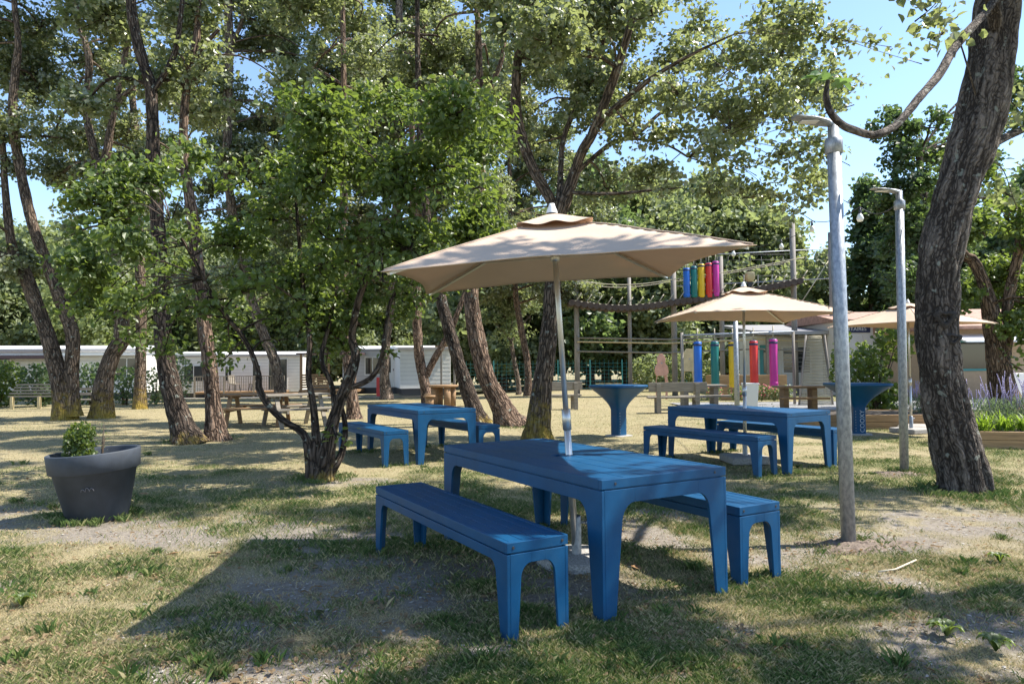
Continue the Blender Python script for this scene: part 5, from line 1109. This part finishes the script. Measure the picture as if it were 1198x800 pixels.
for (px, y0, y1), (m, c) in zip(((816, 400, 450), (836, 400, 453), (857, 400, 453), (881.5, 399, 452), (904.5, 397, 452)), CN):
    tube_(px, y0, y1, 23, .265, m, 'lower '+c+' padded tube hanging '+{'blue': 'beside the yellow wooden figure', 'green': 'left of the climbing post', 'yellow': 'beside the slim galvanised post', 'red': 'right of the sunlit parasol pole', 'magenta': 'rightmost of the lower row'}[c], 'lower row of hanging coloured tubes')
for (px, y0, y1), (m, c) in zip(((803, 314, 348), (811.5, 312, 348), (820, 309, 348), (829, 308, 348), (837, 306, 347)), CN):
    tube_(px, y0, y1, YC-.7, .29, m, 'upper '+c+' padded tube hanging high above the rope bridge', 'upper row of hanging coloured tubes')
def rail_frame():
    t = thing('tube_hanging_frame', 'grey beam carrying the lower coloured tubes', 'frame', (X(805, 23), 23, 0)); L = X(918, 23)-X(805, 23); zt = at(850, 392, 23).z
    b = MB(); b.tube([(-.2, 0, zt), (L+.3, 0, zt+.1)], .035, 8); b.build('beam', 'galv', t)
    for x in (-.2, L+.3): b = MB(); b.tube([(x, .02, 0), (x, .02, zt+.1)], .05, 8); b.build('post', 'pole_grey', t)
rail_frame()
def cutout(px, label, m, ptop, Y=27.5):
    x = X(px, Y); H_ = at(px, ptop, Y).z; t = thing('wooden_figure', label, 'wooden figure', (x, Y, 0), R(8), 'cut out wooden figures by the climbing course'); s = H_/1.0
    b = MB(); out = [(-.17, .52), (.17, .52), (.23, .60), (.20, .72), (.12, .80), (.14, .9), (.05, 1.0), (-.06, 1.0), (-.15, .92), (-.13, .8), (-.21, .72), (-.23, .6)] if m == 'wood_pink' else [(-.2, .55), (.2, .55), (.23, .7), (.2, .93), (.1, 1.0), (-.1, 1.0), (-.18, .93), (-.22, .7)]
    b.prism([(a*1.25, c*s) for a, c in out], (0, .02, 0), (1, 0, 0), (0, 0, 1), .04); b.build('body_board', m, t, .005)
    for sg in (-1, 1): b = MB(); b.prism([(sg*.16*1.25-.03, 0), (sg*.16*1.25+.03, 0), (sg*.2*1.25+.035, .36*s), (sg*.15*1.25+.04, .56*s), (sg*.12*1.25-.03, .56*s), (sg*.16*1.25-.03, .36*s)], (0, .065, 0), (1, 0, 0), (0, 0, 1), .04); b.build('leg', m, t)
    b = MB(); b.lathe([(0, 0), (.035, 0)], (0, 0, 0), 10); o = b.build('mark', 'roof_grey', t); o.matrix_local = Matrix.Translation((0, -.03, .8*s)) @ Matrix.Rotation(R(90), 4, 'X')
cutout(773.5, 'pinkish two legged wooden figure above the backrest of the bench', 'wood_pink', 414); cutout(806, 'pale yellow two legged wooden figure beside the lower blue tube', 'wood_pale', 408)
def net_panel():
    Y = 22.5; t = thing('woven_rope_screen', 'tall tapered panel of woven pale rope leaning beside the nearest lamp post', 'screen', (X(953, Y), Y, 0)); H_ = at(950, 392, Y).z; wb, wt = .55, .30; a = MB()
    for k in range(44): z = .05+k*(H_-.1)/43; f = z/H_; w_ = wb+(wt-wb)*f; a.tube([(-w_-.0+.1*f, 0, z), (0, -.015*(-1)**k, z+.01), (w_-.08*f, 0, z)], .021, 6)
    a.build('weave', 'rope', t)
    for s in (-1, 1): b = MB(); b.tube([(s*wb, 0, 0), (s*wt+.03, 0, H_)], .035, 8); b.build('frame_post', 'pole_grey', t)
net_panel()
def flood():
    Y = YC-.6; t = thing('loudspeaker', 'pale boxy loudspeaker on a dark bracket above the sunlit parasol', 'loudspeaker', (X(879, Y), Y, at(879, 333, Y).z))
    b = MB(); b.lathe([(0, 0), (.14, 0), (.24, .12), (.24, .38), (.20, .42), (0, .42)], (0, 0, .12), 4); b.build('body', 'wood_pale', t, .02); b = MB(); b.box((0, 0, -.12), (.2, .12, .55)); b.build('bracket', 'dark_metal', t)
flood()
# string of bulbs
def string_lights():
    P = [at(1047, 247, 8.9), at(1006, 247, 10), at(950, 262, 13.5), at(914, 283, 17), at(858, 292, 20), at(790, 270, 28)]
    pts = []
    for a, b_ in zip(P, P[1:]):
        for k in range(6): f = k/6; q = a.lerp(b_, f); q.z -= .10*math.sin(math.pi*f)-0.06; pts.append(q)
    pts.append(P[-1]); t = MB(); t.tube(pts, .007, 5); o = t.build('light_string_cable', 'dark_metal'); tag(o, 'thin cable of the festoon lights strung from the farther lamp post', 'cable')
    for (i, lab, s) in ((1, 'small hanging festoon bulb just left of the farther lamp post', 1), (2, 'festoon bulb hidden in the poplar leaves left of the nearest lamp post', 1), (3, 'white festoon bulb right of the tip of the big parasol', 1.15), (4, 'white festoon bulb above the right corner of the big parasol', 1.25)):
        t = thing('festoon_bulb', lab, 'light bulb', P[i], 0, 'bulbs of the festoon lights'); b = MB(); b.lathe([(0, -.16*s), (.035*s, -.15*s), (.05*s, -.11*s), (.035*s, -.06*s), (.02*s, -.04*s)], (0, 0, 0), 14); b.build('globe', 'bulb', t)
        b = MB(); b.lathe([(.021*s, -.045*s), (.022*s, 0), (.012*s, .05), (0, .055)], (0, 0, 0), 10); b.build('socket', 'dark_metal', t)
string_lights()
# perimeter fence far behind
def fence():
    t = thing('mesh_fence', 'green wire mesh fence far behind the climbing course', 'fence', (X(540, 39), 39, 0)); L = X(840, 39)-X(540, 39)
    for k in range(9): b = MB(); b.box((k*L/8, 0, .85), (.06, .06, 1.7)); b.build('post', 'teal', t)
    b = MB()
    for z in np.arange(.1, 1.7, .2): b.box((L/2, 0, z), (L, .012, .012))
    for x in np.arange(0, L, .25): b.box((x, .014, .85), (.01, .01, 1.65))
    b.build('wire_mesh', 'teal', t)
fence()
# fallen leaves, weeds
for i, (px, py, m, lab, s) in enumerate(((201, 652, 'dry_leaf', 'orange brown fallen leaf left of the parasol shadow', .05), (251, 651, 'dry_leaf', 'orange brown fallen leaf, right one of the two before the pot', .05), (374, 722, 'leaf_far', 'pale green fallen leaf on the bare soil in the foreground', .05), (168, 580, 'dry_leaf', 'dry fallen leaf beside the foot of the pot', .05), (745, 669, 'dry_leaf', 'pale dry leaf on the ground between the legs of the foreground table', .045), (486, 662, 'dry_leaf', 'dry leaf under the nearest blue bench', .04), (352, 658, 'leaf_far', 'small green fallen leaf at the edge of the parasol shadow', .04), (1115, 745, 'leaf_far', 'pale fallen leaf on the weeds at lower right', .05))):
    p = G(px, py); q = np.random.default_rng(i); V = np.array([(-1, 0, 0), (-.4, .45, .15), (.3, .4, .2), (1, 0, .05), (.3, -.4, .12), (-.4, -.45, .2), (0, 0, 0)])*s; F = [(6, k, (k+1) % 6) for k in range(6)]
    b = MB(); b.add(V, F, True); o = b.build('fallen_leaf', m); o.location = (p.x, p.y, float(gz(p.x, p.y))+.018); o.rotation_euler = (.2, .1, q.random()*6); tag(o, lab, 'leaf', 'fallen leaves on the lawn'); so = o.modifiers.new('thick', 'SOLIDIFY'); so.thickness = .001
def weed(px, py, label, seed, n=14, L=.07):
    p = G(px, py); t = thing('broadleaf_weed', label, 'weed', (p.x, p.y, float(gz(p.x, p.y))), 0, 'broad leaved weeds in the lawn'); q = np.random.default_rng(seed); V, F, T = [], [], []; off = 0
    for i in range(n):
        a = q.random()*6.28; l_ = L*(.6+.6*q.random()); d = np.array([math.cos(a), math.sin(a), 0]); s = np.array([-d[1], d[0], 0]); w_ = l_*.24
        for k in range(6): f = k/5; pp = d*l_*(f*.95+.05)+np.array([0, 0, .01+.06*math.sin(f*2.4)]); ww = w_*math.sin(math.pi*(.08+.88*f)); V += [pp-s*ww+np.array([0, 0, .008]), pp, pp+s*ww+np.array([0, 0, .008])]
        F += [(off+3*k+j, off+3*k+j+1, off+3*k+j+4, off+3*k+j+3) for k in range(5) for j in (0, 1)]; off += 18; T += [.4+.25*q.random()]*18
    npmesh('leaves', np.array(V), np.array(F), 'leaf_broad', t, {'tint': np.array(T)}, True)
weed(26, 712, 'broad leaved weed at the left edge of the foreground', 1); weed(1108, 748, 'broad leaved weed at lower right', 2, 18, .08); weed(1165, 765, 'broad leaved weed at the lower right corner', 3, 18, .08); weed(1170, 662, 'broad leaved weed right of the bare soil under the thick trunk', 4, 14, .06)
def twig_():
    P = [G(1028, 674), G(1048, 671), G(1072, 660)]; b = MB(); b.tube([p+Vector((0, 0, .03)) for p in P], .006, 6); tag(b.build('dry_stalk', 'rope'), 'pale dry stalk lying right of the nearest lamp post', 'twig')
twig_()
# right-hand blue table extras: nothing else stands on the tables
